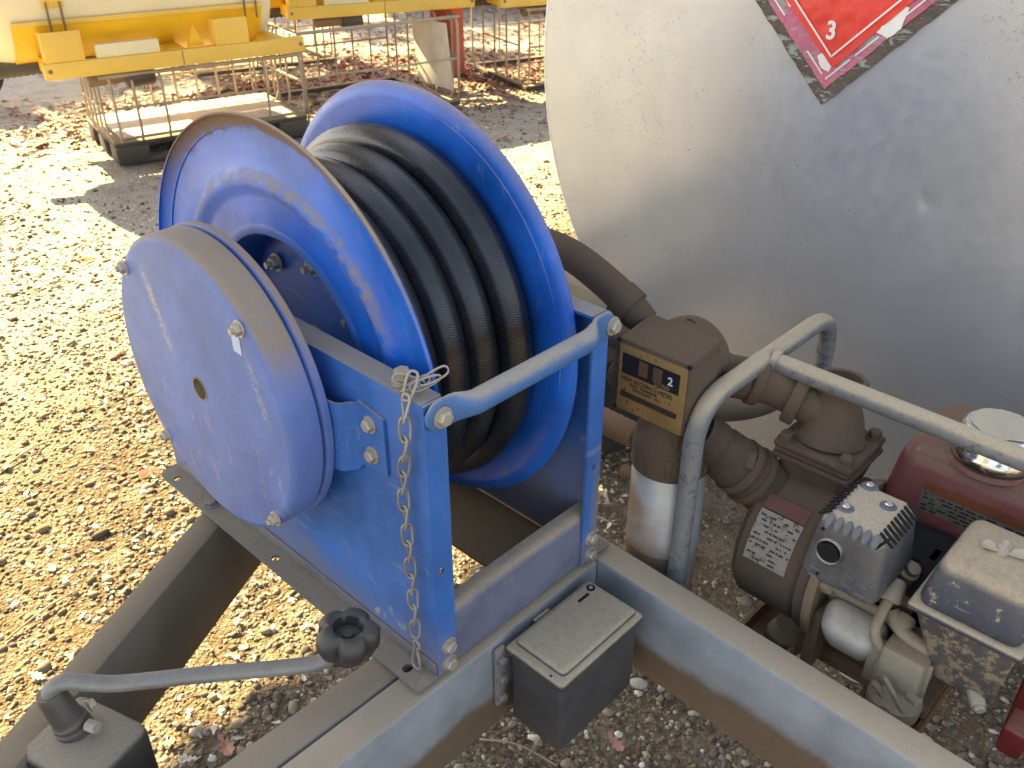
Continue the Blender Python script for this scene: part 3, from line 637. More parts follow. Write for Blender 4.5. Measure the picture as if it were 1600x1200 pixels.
# spring cover
xC, xD, RC = -.0699, -.0235, .1748
bm = new(); lathe(bm, [(xC+.012, .0125), (xC+.001, .0135), (xC, .0145), (xC, .166), (xC+.0012, .1705), (xC+.004, .1738), (xC+.008, .1748), (xD-.010, .1748), (xD-.0085, .1735), (xD-.0085, .167), (xD-.005, .167), (xD-.005, .1745), (xD-.0035, .1765), (xD+.003, .1765), (xD+.0045, .1745), (xD+.0045, .02)], (0, YC, ZC), (1, 0, 0), 128)
cov = part('spring_cover', bm, m_cover, reel, 40)
bm = new(); lathe(bm, [(xC+.004, .0148), (xC-.0006, .0148), (xC-.0006, .0128), (xC+.015, .0122), (xC+.015, 0)], (0, YC, ZC), (1, 0, 0), 32); part('shaft_bore', bm, m_bore, cov)
for y, z in ((.425, .396), (.184, .404), (.177, .173), (.4165, .171)):
    bm = new(); hexbolt(bm, (xC, y, z), (-1, 0, 0), .0068, h=.006, stud=.005); part('bolt', bm, m_bolt, cov, 25)
bm = new(); prism(bm, [(-.0075, -.010), (.0075, -.011), (.0075, .010), (-.0075, .011)], 0, .0003, FACE_X(xC-.0003, .195, .383)); part('sticker', bm, m_sticker, cov)
# Z bracket from the side plate to the cover
bm = new(); t = bmesh.new(); pr = [(-.0005, .058), (-.0005, .098), (-.002, .104), (-.006, .109), (-.012, .113), (-.015, .118), (-.0155, .124), (-.0155, .175)]
up = []
for off in (0, -.003):
    up.append([[t.verts.new((x+off, y, z)) for z in ((.250+(y-.058)*-.18 if y > .1 else .250)+(.004 if y < .06 else 0), (.329-(y-.058)*.10 if y > .1 else .329)-(.006 if y < .06 else 0))] for x, y in pr])
for i in range(len(pr)-1):
    A, B = up[0], up[1]
    for q in ((A[i][0], A[i][1], A[i+1][1], A[i+1][0]), (B[i][0], B[i+1][0], B[i+1][1], B[i][1]), (A[i][1], B[i][1], B[i+1][1], A[i+1][1]), (A[i][0], A[i+1][0], B[i+1][0], B[i][0])): t.faces.new(q)
for i in (0, len(pr)-1): t.faces.new((up[0][i][0], up[0][i][1], up[1][i][1], up[1][i][0]))
bmesh.ops.recalc_face_normals(t, faces=t.faces); merge(bm, t); br = part('cover_bracket', bm, m_blue, reel, 40)
for z in (.309, .272): bolt((-.0036, .079, z), (-1, 0, 0), .0072, br)

# ------------------------------------------------------------------ hose
def coil(name, xs, rads, mat, start, lab, turns_seg=72, wob=.004, seed=1, rt=.0215):
    pts = []; n = len(xs)
    for k in range(n):
        for i in range(turns_seg):
            a = start+2*math.pi*i/turns_seg; f = i/turns_seg
            ease = min(1, max(0, (f-.86)/.14)); ease = ease*ease*(3-2*ease)
            x = xs[k]+((xs[k+1]-xs[k])*ease if k < n-1 else 0); r = rads[k]+((rads[k+1]-rads[k])*ease if k < n-1 else 0)
            r += wob*noise.noise(Vector((math.cos(a)*1.1+seed+k*3, math.sin(a)*1.1, k))); x += wob*.5*noise.noise(Vector((math.cos(a)*1.3, seed+5+k*3, math.sin(a))))
            pts.append((x, YC-r*math.cos(a), ZC+r*math.sin(a)))
    bm = new(); tube(bm, pts, rt, 20, uv=True)
    return bm
hr = thing('rubber_hose', 'thick black rubber fuel hose coiled on the blue reel', 'hose', (W/2, YC, ZC))
part('hose_coil', coil('h', [.0895, .131, .171, .2105], [.190, .192, .199, .2150], m_hose, R(200), '', seed=2, rt=.0217, wob=.003), m_hose, hr, 60)

# ------------------------------------------------------------------ chain
def link_bm(c, d, side, L_=.0145, Wd=.0053, r=.00145):
    d = Vector(d).normalized(); s = Vector(side); s = (s-d*s.dot(d)).normalized(); c = Vector(c); pts = []
    for k in range(20):
        a = 2*math.pi*k/20; ca, sa = math.cos(a), math.sin(a)
        pts.append(c+d*(math.copysign(abs(ca)**.8, ca)*L_)+s*(math.copysign(abs(sa)**.65, sa)*Wd)+d.cross(s)*(.0018*math.sin(2*a)))
    bm = new(); tube(bm, pts, r, 8, closed=True); return bm
ch = thing('chain', 'dull zinc chain with snap hook hanging at the front corner of the reel frame', 'chain', (-.008, .022, .362))
path = smooth_path([(.006, .022, .374), (-.006, .017, .355), (-.0085, .018, .31), (-.0085, .026, .26), (-.0085, .025, .20), (-.0085, .024, .14), (-.0085, .024, .085), (-.0085, .025, .058)], 12)
cum = [0]
for a, b in zip(path, path[1:]): cum.append(cum[-1]+(b-a).length)
def at(s):
    for i in range(len(cum)-1):
        if cum[i+1] >= s: return path[i]+(path[i+1]-path[i])*((s-cum[i])/(cum[i+1]-cum[i]))
    return path[-1]
s_ = 0; k = 0; step = .0222
while s_ < cum[-1]-.004:
    p = at(s_); d = at(min(cum[-1], s_+.008))-at(max(0, s_-.008)); ang = (R(38) if k % 2 else R(-44))+random.uniform(-.25, .25)
    part('chain_link', link_bm(p+Vector((-.0015, 0, 0)), d, (math.sin(ang)*.75, math.cos(ang), 0)), m_chain, ch, 60); s_ += step; k += 1
bm = new(); pts = [(-.0095, .0245, .050), (-.0095, .029, .044), (-.0095, .0275, .036), (-.0095, .031, .026), (-.0105, .0325, .012), (-.011, .029, .0072), (-.011, .0235, .0068), (-.011, .0195, .010), (-.0105, .0205, .022), (-.0095, .0245, .034), (-.0095, .0205, .040), (-.0095, .0205, .047)]
tube(bm, smooth_path(pts+[pts[0]], 5)[:-1], .0017, 8, closed=True); part('snap_hook', bm, m_chain, ch, 60)
bm = new(); cyl(bm, (.016, .047, H+.0002), (.016, .047, H+.004), .011, 20); hexbolt(bm, (.016, .047, H+.004), (0, 0, 1), .0085, h=.010, washer=False); part('bolt', bm, m_chain, ch, 30)
for c, d, s in (((.010, .030, .374), (.6, -.7, -.2), (0, .3, 1)), ((.019, .017, .373), (1, -.45, .25), (0, .2, 1)), ((.027, .014, .378), (1, -.3, .3), (.2, .6, .5)), ((.014, .026, .370), (.7, -.7, .5), (.6, .5, .3))):
    part('wire_loop', link_bm(c, d, s, .0155, .0048, .0011), m_chain, ch, 60)

# ------------------------------------------------------------------ battery box on the beam side
bb = thing('battery_box', 'scuffed dark grey plastic battery box with dusty lid bolted beside the beam', 'battery box', (.17, -.055, -.09))
bm = new(); t = bmesh.new(); bmesh.ops.create_cube(t, size=1)
for v in t.verts:
    k = .965 if v.co.z < 0 else 1; v.co = Vector((.170+.148*k*v.co.x, -.0580+.083*k*v.co.y, -.076+.126*v.co.z))
bmesh.ops.bevel(t, geom=t.edges[:], offset=.007, segments=3, profile=.5, affect='EDGES'); merge(bm, t); part('box_body', bm, m_boxside, bb, 40)
bm = new(); box(bm, .0915, .2485, -.1035, -.0125, -.023, -.0095, .006, 4); box(bm, .103, .243, -.096, -.019, -.016, -.0025, .0065, 4)
box(bm, .147, .175, -.0125, -.007, -.020, -.012, .002); lid = part('lid', bm, m_boxside, bb, 40)
for (x0, x1, y0, y1) in ((.201, .2215, -.0375, -.0335),):
    bm = new(); prism(bm, rrect(x0, x1, y0, y1, .0018), -.0026, -.0021); part('slot', bm, m_hole, lid)
bm = new(); cyl(bm, (.231, -.031, -.0026), (.231, -.031, -.0020), .0058); part('screw_recess', bm, m_hole, lid)
bm = new(); cyl(bm, (.231, -.031, -.0022), (.231, -.031, -.0012), .0025, 10); part('screw', bm, m_bolt, lid)
for x, y in ((.0985, -.032), (.0965, -.083)):
    bm = new(); cyl(bm, (x, y, -.0101), (x, y, -.0096), .0021, 10); part('drain_hole', bm, m_hole, lid)
bm = new(); box(bm, .079, .0935, -.0125, -.0065, -.108, -.012, .0015); brk = part('bracket', bm, m_gal, bb)
for z in (-.028, -.060, -.092):
    bm = new(); hexbolt(bm, (.0855, -.0125, z), (0, -1, 0), .0055); part('bolt', bm, m_flange, brk, 25)

# ------------------------------------------------------------------ jockey wheel winder
jw = thing('jockey_winder', 'cranked steel jockey wheel handle with a black lobed knob at lower left', 'winder', (-.31, .24, -.12))
bm = new(); t = bmesh.new(); bmesh.ops.create_cube(t, size=1)
for v in t.verts: v.co = Vector((-.310+.088*v.co.x+(-.0 if v.co.z > 0 else 0), .222+.105*v.co.y, -.09+.17*v.co.z))
bmesh.ops.bevel(t, geom=t.edges[:], offset=.012, segments=3, profile=.5, affect='EDGES'); merge(bm, t, Matrix.Translation((-.31, .22, 0)) @ Matrix.Rotation(R(18), 4, 'Z') @ Matrix.Translation((.31, -.22, 0))); part('housing', bm, m_black, jw)
bm = new(); lathe(bm, [(-.01, .0), (-.01, .019), (.001, .019), (.003, .0165), (.006, .0165), (.006, .0185), (.010, .0185), (.012, .0165), (.016, .016), (.050, .0150), (.056, .013), (.056, 0)], (-.3115, .237, .0), (-.16, .10, 1), 28)
collar = part('handle_socket', bm, M('greasy_steel', (.10, .095, .09), .38, .6, dust=.25, up=.4, dcol=(.16, .13, .10)), jw, 40)
bm = new(); hexbolt(bm, (-.292, .236, .014), (1, .1, 0), .005); part('bolt', bm, m_bolt, collar)
bm = new(); cyl(bm, (-.302, .217, .010), (-.297, .206, .010), .0065, 10); part('locking_pin', bm, m_bolt, collar)
bm = new(); tube(bm, smooth_path([(-.319, .241, .046), (-.318, .239, .060), (-.305, .230, .068), (-.285, .214, .062), (-.262, .196, .057), (-.20, .150, .054), (-.13, .094, .052), (-.108, .077, .053), (-.096, .067, .059), (-.090, .062, .070)], 6), .0088, 16); part('crank_arm', bm, m_arm, jw, 60)
def kr(r, i): return r*(1-.26*min(1, max(0, (r-.014)/.016))*(1-abs(math.sin(2.5*(2*math.pi*i/90)+.3)))**1.7)
bm = new(); t = bmesh.new(); ns = 90; prof = [(.058, .008), (.060, .016), (.070, .020), (.076, .030), (.086, .0345), (.098, .034), (.104, .029), (.106, .022), (.104, .0165), (.094, .0145), (.092, .0142), (.092, .006), (.095, .0058), (.095, .001)]
rings = [[t.verts.new((kr(r, i)*math.cos(2*math.pi*i/ns), kr(r, i)*math.sin(2*math.pi*i/ns), h)) for i in range(ns)] for h, r in prof]
for a_, b_ in zip(rings, rings[1:]):
    for i in range(ns): t.faces.new((a_[i], a_[(i+1) % ns], b_[(i+1) % ns], b_[i]))
t.faces.new(rings[-1]); t.faces.new(rings[0][::-1]); bmesh.ops.recalc_face_normals(t, faces=t.faces)
merge(bm, t, Matrix.Translation((-.088, .058, -.0)) @ Matrix.Rotation(R(4), 4, 'X') @ Matrix.Rotation(R(6), 4, 'Y')); part('knob', bm, m_knob, jw, 55)

# ================================================================== FUEL TANK
TX, TY, TZ, TR = .85, -.052, .483, .671
tk = thing('fuel_tank', 'big silver cylindrical fuel tank with a flat dusty end behind the reel', 'tank', (1.9, TY, -.19))
bm = new(); lathe(bm, [(TX+.0, TR-.010), (TX+.003, TR-.003), (TX+.010, TR), (TX+2.3, TR), (TX+2.3, 0)], (0, TY, TZ), (1, 0, 0), 128); part('shell', bm, m_tankside, tk)
bm = new(); t = bmesh.new(); rs = [0, .05]+[.05+.03*i for i in range(1, 21)]+[TR-.0105]; seg = 96; rings = []
def dent(y, z):
    d = math.hypot(y+.12, z-.367); return .0018*math.exp(-(d/.010)**2)+.0022*math.exp(-(d/.07)**2)+.0016*noise.noise(Vector((y*3, z*3, 2)))+.0006*noise.noise(Vector((y*14, z*14, 6)))
for r in rs:
    if r == 0: rings.append([t.verts.new((TX+dent(TY, TZ), TY, TZ))]); continue
    rings.append([t.verts.new((TX+dent(TY+r*math.cos(2*math.pi*i/seg), TZ+r*math.sin(2*math.pi*i/seg))*(r < TR-.03), TY+r*math.cos(2*math.pi*i/seg), TZ+r*math.sin(2*math.pi*i/seg))) for i in range(seg)])
for a_, b_ in zip(rings, rings[1:]):
    for i in range(seg):
        if len(a_) == 1: t.faces.new((a_[0], b_[i], b_[(i+1) % seg]))
        else: t.faces.new((a_[i], b_[i], b_[(i+1) % seg], a_[(i+1) % seg]))
bmesh.ops.subdivide_edges(t, edges=[e for e in t.edges if math.hypot((e.verts[0].co.y+e.verts[1].co.y)/2+.12, (e.verts[0].co.z+e.verts[1].co.z)/2-.367) < .09], cuts=3, use_grid_fill=True)
for v in t.verts:
    if math.hypot(v.co.y-TY, v.co.z-TZ) < TR-.04: v.co.x = TX+dent(v.co.y, v.co.z)
bmesh.ops.recalc_face_normals(t, faces=t.faces); merge(bm, t); endp = part('tank_end', bm, m_tank, tk, 60)
# placards: an old flaking one and a newer red one stuck over it
def ragged(pts, amp, n=26, seed=0):
    o = []
    for i, (a, b) in enumerate(zip(pts, pts[1:]+pts[:1])):
        a = Vector(a); b = Vector(b); nn = Vector((-(b-a).y, (b-a).x)).normalized()
        for k in range(n): 
            q = a+(b-a)*k/n; e = 0 if k == 0 else noise.noise(Vector((q.x*60+seed, q.y*60, seed)))*amp+noise.noise(Vector((q.x*220+seed, q.y*220, seed)))*amp*.6
            o.append(tuple(q+nn*e))
    return o
def diamond(cx, cz, half, rot=0): return [(cx+half*math.sin(R(a+rot)), cz-half*math.cos(R(a+rot))) for a in (0, 90, 180, 270)]
def flat(name, poly2, x, mat, parent, th=.0006):       # poly in (right, up) on the tank end
    bm = new(); m = FACE_X(x, 0, 0); t = bmesh.new(); vs = [t.verts.new((a, b, 0)) for a, b in poly2]; es = [t.edges.new((vs[i], vs[(i+1) % len(vs)])) for i in range(len(vs))]
    bmesh.ops.triangle_fill(t, use_beauty=True, edges=es); r = bmesh.ops.extrude_face_region(t, geom=t.faces[:]); bmesh.ops.translate(t, vec=(0, 0, th), verts=[v for v in r['geom'] if isinstance(v, bmesh.types.BMVert)])
    bmesh.ops.recalc_face_normals(t, faces=t.faces); merge(bm, t, m); return part(name, bm, mat, parent, 0)
px_ = TX-.0025
old = flat('old_placard', ragged(diamond(-.060, .671, .195), .0022), px_, m_placdark, tk)
flat('pink_field', ragged(diamond(-.060, .671, .172, .4), .0016, seed=4), px_-.0009, m_placpink, old)
for sgn in (1, -1):       # thin white line, worn into lengths
    for f0, f1 in ((0, .20), (.24, .42), (.60, .95)) if sgn > 0 else ((.04, .22), (.5, .8)):
        a_ = Vector((-.060, .671-.158)); b_ = Vector((-.060+sgn*.158, .671)); q0 = a_+(b_-a_)*f0; q1 = a_+(b_-a_)*f1; nn = Vector((-(b_-a_).y, (b_-a_).x)).normalized()*.0011
        flat('worn_line', [tuple(q0-nn), tuple(q1-nn), tuple(q1+nn), tuple(q0+nn)] if sgn > 0 else [tuple(q0+nn), tuple(q1+nn), tuple(q1-nn), tuple(q0-nn)], px_-.0018, m_white, old)
for poly in ([(-.155, .63), (-.135, .605), (-.12, .602), (-.115, .615), (-.14, .645)], [(.0, .585), (.018, .578), (.034, .592), (.04, .62), (.02, .625)], [(-.078, .543), (-.070, .528), (-.056, .523), (-.052, .535), (-.07, .55)]):
    flat('bare_patch', ragged(poly, .002, 8), px_-.0019, m_white, old)
bm = new(); rot = 1.5; c0 = (-.055, .529+.142); HD = .142
t = bmesh.new(); nn = 40; grid = {}
for i in range(nn+1):
    for j in range(nn+1):
        u_, v_ = i/nn, j/nn; a = Vector((0, -HD)); x = HD*(u_-v_); z = -HD+HD*(u_+v_); cr, sr = math.cos(R(rot)), math.sin(R(rot))
        X_, Z_ = c0[0]+x*cr-z*sr, c0[1]+x*sr+z*cr
        h = .0012+.0016*abs(noise.noise(Vector((X_*26, Z_*34, 1))))**1.0+.0010*noise.noise(Vector((X_*70, Z_*60, 8)))
        grid[i, j] = t.verts.new((X_, Z_, h+.0006))
for i in range(nn):
    for j in range(nn): t.faces.new((grid[i, j], grid[i+1, j], grid[i+1, j+1], grid[i, j+1]))
bmesh.ops.recalc_face_normals(t, faces=t.faces); merge(bm, t, FACE_X(px_-.0012, 0, 0)); pl = part('hazard_placard', bm, m_placred, tk, 60)
xx = px_-.0055
for sgn in (1, -1):
    a_ = Vector((-.0555, .5455)); b_ = a_+Vector((sgn*.118, .118)); n2_ = Vector((-(b_-a_).y, (b_-a_).x)).normalized()*.0013
    flat('border_line', [tuple(a_-n2_), tuple(b_-n2_), tuple(b_+n2_), tuple(a_+n2_)] if sgn > 0 else [tuple(a_+n2_), tuple(b_+n2_), tuple(b_-n2_), tuple(a_-n2_)], xx, m_white, pl, .0004)
text('class_number', '3', .034, m_white, FACE_X(xx, .0695, .5685) @ Matrix.Rotation(R(2), 4, 'Z'), pl, off=.0009, sx=.92)

# ================================================================== FLOW METER AND FILTER
fm = thing('flow_meter', 'dirt caked fuel flow meter with an ochre litre counter plate', 'flow meter', (.39, -.02, .19))
bm = new(); box(bm, .346, .412, -.070, .035, .188, .284, .005, 2)
t = bmesh.new(); bmesh.ops.create_cube(t, size=1)
for v in t.verts: v.co = Vector((.378+.066*v.co.x, -.0175+.105*v.co.y, .284+.012*v.co.z+(.010 if v.co.z > 0 and v.co.x > 0 else 0)))
bmesh.ops.bevel(t, geom=t.edges[:], offset=.005, segments=2, profile=.5, affect='EDGES'); merge(bm, t); part('counter_housing', bm, m_dirtcast, fm)
bm = new(); lathe(bm, [(.40, 0), (.40, .048), (.405, .053), (.425, .054), (.430, .051), (.440, .053), (.452, .050), (.458, .040), (.458, 0)], (0, -.012, .244), (1, 0, 0), 40)
for a in range(0, 360, 45): hexbolt(bm, (.432, -.012+.047*math.cos(R(a)), .244+.047*math.sin(R(a))), (-1, 0, 0), .006, h=.006)
part('meter_body', bm, m_dirtcast, fm)
fp = None
bm = new(); box(bm, .3445, .3465, -.0665, .0315, .1905, .2835, .0008); fp = part('counter_plate', bm, m_gauge, fm)
def fbox(name, y0, y1, z0, z1, x, mat, parent, th=.0006):
    bm = new(); box(bm, x-th, x, y0, y1, z0, z1); return part(name, bm, mat, parent, 0)
win = fbox('digit_window', -.058, .026, .2445, .2725, .3442, m_glassdark, fp)
for y in (-.006, -.027): fbox('digit_wheel', y-.0065, y+.0065, .2500, .2700, .3435, m_wheel, fp)
text('digit', '6', .017, m_hole, FACE_X(.3432, .0205, .2535), fp, off=.0004)
bm = new(); box(bm, .3430, .3434, -.0525, -.0405, .2525, .2690); part('digit_wheel', bm, m_hole, fp)
text('digit', '2', .015, m_white, FACE_X(.3428, -.0420, .2545), fp, off=.0003)
text('lettering', 'LITRES', .0075, m_gauge, FACE_X(.3433, -.0235, .2462), fp)
text('lettering', 'HIGH ACCURACY METER', .0078, m_ink, FACE_X(.3442, .0265, .2350), fp, sx=.86)
for r_, (zz, tx_) in enumerate([(.2293, 'FUEL  TRANSFER'), (.2238, 'MAX FLOW   TL2')]): text('lettering', tx_, .0055, m_ink, FACE_X(.3442, .0125-.004*r_, zz), fp)
fbox('dark_strip', -.058, .026, .2110, .2185, .3442, m_ink, fp)
for y, z in ((.0335, .287), (-.0685, .287), (.0335, .192)):
    bm = new(); cyl(bm, (.3435, y, z), (.3465, y, z), .003, 10); part('screw', bm, m_hole, fm)
bm = new(); cyl(bm, (.385, .035, .215), (.385, .062, .215), .024, 20, bev=.003); hexbolt(bm, (.372, .033, .245), (0, 1, 0), .012, h=.02); cyl(bm, (.37, .03, .27), (.37, .075, .275), .016, 14); part('inlet_union', bm, m_dirtcast, fm)

ff = thing('fuel_filter', 'silver spin on fuel filter canister with rusty dust streaks under the meter', 'filter', (.392, -.028, -.17))
bm = new(); lathe(bm, [(-.16, 0), (-.16, .040), (-.155, .046), (-.145, .0495), (-.02, .0497), (-.018, .0508), (-.014, .0508), (-.012, .0497), (.105, .0495), (.112, .047), (.112, 0)], (.392, -.028, 0), (0, 0, 1), 56); part('canister', bm, m_filter, ff)
bm = new(); lathe(bm, [(.110, 0), (.110, .0515), (.150, .0520), (.168, .046), (.190, .040), (.190, 0)], (.392, -.028, 0), (0, 0, 1), 40)
for a in range(0, 360, 30): 
    c = Vector((.392+.0505*math.cos(R(a)), -.028+.0505*math.sin(R(a)), 0)); box(bm, -.003, .003, -.004, .004, .118, .146, .001, mat=Matrix.Translation(c) @ Matrix.Rotation(R(a), 4, 'Z'))
box(bm, .352, .372, -.060, .002, .160, .192, .002)
part('filter_head', bm, m_dirtcast, ff)
bm = new(); pts = [(.40, .03, .115), (.41, .12, .108), (.42, .25, .10), (.42, .45, .06)]; P_ = smooth_path(pts, 16); tube(bm, P_, [.0175+.0012*(i % 2) for i in range(len(P_))], 16)
solo('suction_hose', bm, m_orangehose, 'dusty orange brown ribbed hose running behind the reel from the filter', 'hose')
bm = new(); cyl(bm, (.385, .012, .070), (.385, .040, .062), .010, 12); part('drain_tap', bm, m_orangehose, ff)
bm = new(); tube(bm, smooth_path([(.410, .045, .280), (.402, .085, .315), (.415, .17, .335), (.45, .27, .32), (.55, .40, .25), (.72, .56, .10), (.9, .65, .0)], 10), .0215, 16)
lathe(bm, [(-.012, 0), (-.012, .025), (.012, .025), (.012, 0)], (.4045, .070, .303), (-.1, .9, .5), 20)
solo('delivery_hose', bm, m_dirtrub, 'thick dirt brown hose coming down to the flow meter behind the reel', 'hose')

# ================================================================== PUMP
pu = thing('fuel_pump', 'dirt caked cast pump with a flanged port between meter and engine', 'pump', (.50, -.18, -.13))
PC = (.498, 0, .005)
bm = new(); lathe(bm, [(.118, 0), (.118, .05), (.124, .070), (.132, .096), (.140, .1025), (.215, .1045), (.222, .100), (.226, .108), (.238, .108), (.240, .10), (.25, .07), (.25, 0)], PC, (0, -1, 0), 56); part('volute', bm, m_dirtcast, pu)
# neck up to the flange
bm = new(); t = bmesh.new(); 
for z, hw in ((.06, .036), (.10, .040), (.128, .044)): pass
rings = []
for z, hx, hy in ((.05, .040, .040), (.09, .040, .040), (.118, .046, .046), (.128, .048, .048)):
    rings.append([t.verts.new((.522+a*hx, -.180+b*hy, z)) for a, b in ((-1, -.8), (-.8, -1), (.8, -1), (1, -.8), (1, .8), (.8, 1), (-.8, 1), (-1, .8))])
for a_, b_ in zip(rings, rings[1:]):
    for i in range(8): t.faces.new((a_[i], a_[(i+1) % 8], b_[(i+1) % 8], b_[i]))
t.faces.new(rings[-1]); bmesh.ops.recalc_face_normals(t, faces=t.faces); merge(bm, t)
for z in (.128, .1365, .145): box(bm, .470+.002*(z == .1365), .574-.002*(z == .1365), -.232+.002*(z == .1365), -.128-.002*(z == .1365), z+.0004, z+.008, .0025)
part('flange', bm, m_dirtcast, pu)
for x, y in ((.482, -.220), (.562, -.220), (.562, -.140), (.482, -.140)):
    bm = new(); hexbolt(bm, (x, y, .153), (0, 0, 1), .0085, h=.010); part('bolt', bm, m_dirtcast, pu, 25)
bm = new(); lathe(bm, [(0, .044), (.012, .041), (.03, .037), (.05, .030), (.062, .026), (.068, .026), (.071, .033), (.080, .034), (.084, .031), (.083, .026), (.060, .024), (.060, 0)], (.524, -.178, .153), (.10, .05, 1), 32); part('port_bell', bm, m_dirtcast, pu, 50)
bm = new(); P_ = [(.520, -.165, .188), (.505, -.10, .205), (.475, -.055, .215), (.445, -.040, .225)]; tube(bm, smooth_path(P_, 8), [.026]*10+[.028]*8+[.03]*7, 20)
cyl(bm, (.516, -.138, .194), (.512, -.122, .198), .036, 24, bev=.003); cyl(bm, (.50, -.085, .208), (.492, -.072, .212), .034, 24, bev=.003)
part('outlet_pipe', bm, m_dirtcast, pu, 50)
# lower rubber coupling between filter head and pump
bm = new(); a0 = Vector((.405, -.055, .160)); a1 = Vector((.482, -.145, .062)); d = (a1-a0).normalized(); ln = (a1-a0).length
lathe(bm, [(0, 0), (0, .030), (.008, .031), (.012, .033), (.028, .0335), (.031, .030), (.036, .0305), (.040, .034), (.070, .036), (.073, .036), (.084, .0365), (.087, .033), (.092, .0335), (.096, .0385), (ln, .0385), (ln, 0)], a0, d, 28); part('rubber_coupling', bm, m_dirtrub, pu, 50)
bm = new(); c_ = a0+d*.078; lathe(bm, [(-.006, .0366), (-.006, .0385), (.006, .0385), (.006, .0366)], c_, d, 28, closed=True); c2 = a0+d*.10; lathe(bm, [(-.005, .0386), (-.005, .041), (.005, .041), (.005, .0386)], c2, d, 28, closed=True)
box(bm, -.006, .006, -.012, .012, 0, .014, .002, mat=axis_mat((-.5, -.2, .8), c2+Vector((-.020, -.006, .032)))); part('hose_clamp', bm, m_dirtcast, pu)
bm = new(); tube(bm, smooth_path([(.50, .075, .150), (.515, .035, .130), (.545, -.01, .118), (.60, -.05, .125), (.66, -.06, .15)], 8), .0235, 20); cyl(bm, (.503, .062, .144), (.508, .052, .139), .030, 20, bev=.003); cyl(bm, (.511, .044, .134), (.514, .036, .131), .0285, 20, bev=.003)
solo('elbow_pipe', bm, m_cast, 'dusty bent metal pipe behind the rubber coupling of the pump', 'pipe', smooth=50)
# label on the drum (curved)
def drum_label(name, mat, a0, a1, y0, y1, rr, parent, x_rows=None):
    bm = new(); t = bmesh.new(); n = 10; g = [[t.verts.new((PC[0]-rr*math.cos(R(a0+(a1-a0)*i/n)), y, PC[2]+rr*math.sin(R(a0+(a1-a0)*i/n)))) for y in (y0, y1)] for i in range(n+1)]
    for i in range(n): t.faces.new((g[i][0], g[i+1][0], g[i+1][1], g[i][1]))
    bmesh.ops.recalc_face_normals(t, faces=t.faces); bmesh.ops.solidify(t, geom=t.faces[:], thickness=.0003); merge(bm, t); return part(name, bm, mat, parent, 40)
lb = drum_label('label', m_label, 8, 46, -.150, -.208, .1056, pu); drum_label('label_band', m_maroon, 47, 58, -.150, -.208, .1056, pu)
for k in range(10):
    y = -.153; a = 10+k*3.5
    while y > -.205:
        l_ = random.uniform(.0015, .009); random.random() < .66 and drum_label('print_mark', m_ink, a, a+1.3, y, max(-.206, y-l_), .1062, lb); y -= l_+.0015

# ================================================================== ENGINE
en = thing('petrol_engine', 'small dusty petrol engine with red fuel tank, silver rocker cover and black air cleaner', 'engine', (.53, -.34, -.135))
# block and crankcase
bm = new(); box(bm, .45, .62, -.385, -.225, -.115, .045, .012); 
for k in range(7): box(bm, .425, .50, -.352, -.262, -.035+k*.012, -.030+k*.012, .001)
box(bm, .44, .66, -.40, -.24, -.128, -.112, .003); cyl(bm, (.56, -.225, .0), (.56, -.205, .0), .07, 28)
part('crankcase', bm, m_brown, en)
# PTO side plate edge beside the pump
bm = new(); lathe(bm, [(.240, .095), (.240, .112), (.246, .114), (.252, .112), (.252, .060)], PC, (0, -1, 0), 48); box(bm, .405, .445, -.262, -.245, -.115, -.02, .004); part('side_cover', bm, m_brown, en, 40)
# rocker cover
m_rc = Matrix.Translation((.408, -.302, -.012)) @ Matrix.Rotation(R(-32), 4, 'Y')
bm = new(); t = bmesh.new(); bmesh.ops.create_cube(t, size=1)
for v in t.verts:
    k = .80 if v.co.x < 0 else 1; v.co = Vector((-.006+.052*v.co.x, .082*k*v.co.y, .072*k*v.co.z))
bmesh.ops.bevel(t, geom=t.edges[:], offset=.020, segments=5, profile=.5, affect='EDGES'); merge(bm, t, m_rc); part('rocker_cover', bm, m_alu, en, 60)
bm = new(); box(bm, .018, .027, -.047, .047, -.043, .043, .004, mat=m_rc)
for y, z in ((-.050, -.036), (.048, -.040), (.048, .036), (-.048, .036)): cyl(bm, m_rc @ Vector((.013, y, z)), m_rc @ Vector((.032, y, z)), .013, 18, bev=.002)
hd = part('cylinder_head', bm, m_cast, en, 40)
for y, z in ((-.050, -.036), (.048, -.040)):
    bm = new(); hexbolt(bm, m_rc @ Vector((.012, y, z)), (m_rc.to_3x3() @ Vector((-1, 0, 0))), .0058, h=.005, wr=.0075); part('bolt', bm, m_cast, hd, 25)
# spark plug cap, lead, breather pipe
bm = new(); cyl(bm, (.437, -.322, .062), (.431, -.336, .090), .0145, 20, bev=.004); cyl(bm, (.430, -.337, .089), (.426, -.342, .098), .0085, 16, bev=.003); part('spark_plug_cap', bm, m_black, en)
bm = new(); cyl(bm, (.418, -.330, .079), (.398, -.332, .060), .0105, 16, r2=.0125, bev=.002); part('plug_boot', bm, M('grey_boot', (.27, .26, .24), .5, 0, dust=.2, up=.5), en)
bm = new(); tube(bm, smooth_path([(.400, -.332, .062), (.388, -.331, .050), (.376, -.332, .030), (.378, -.342, .010), (.392, -.360, .004), (.42, -.39, .012), (.45, -.41, .02)], 8), .0062, 14); part('plug_lead', bm, m_cast, en, 60)
bm = new(); tube(bm, smooth_path([(.408, -.336, .040), (.400, -.350, .030), (.398, -.37, .024), (.40, -.40, .02)], 8), .0085, 14); part('breather_tube', bm, m_cast, en, 60)
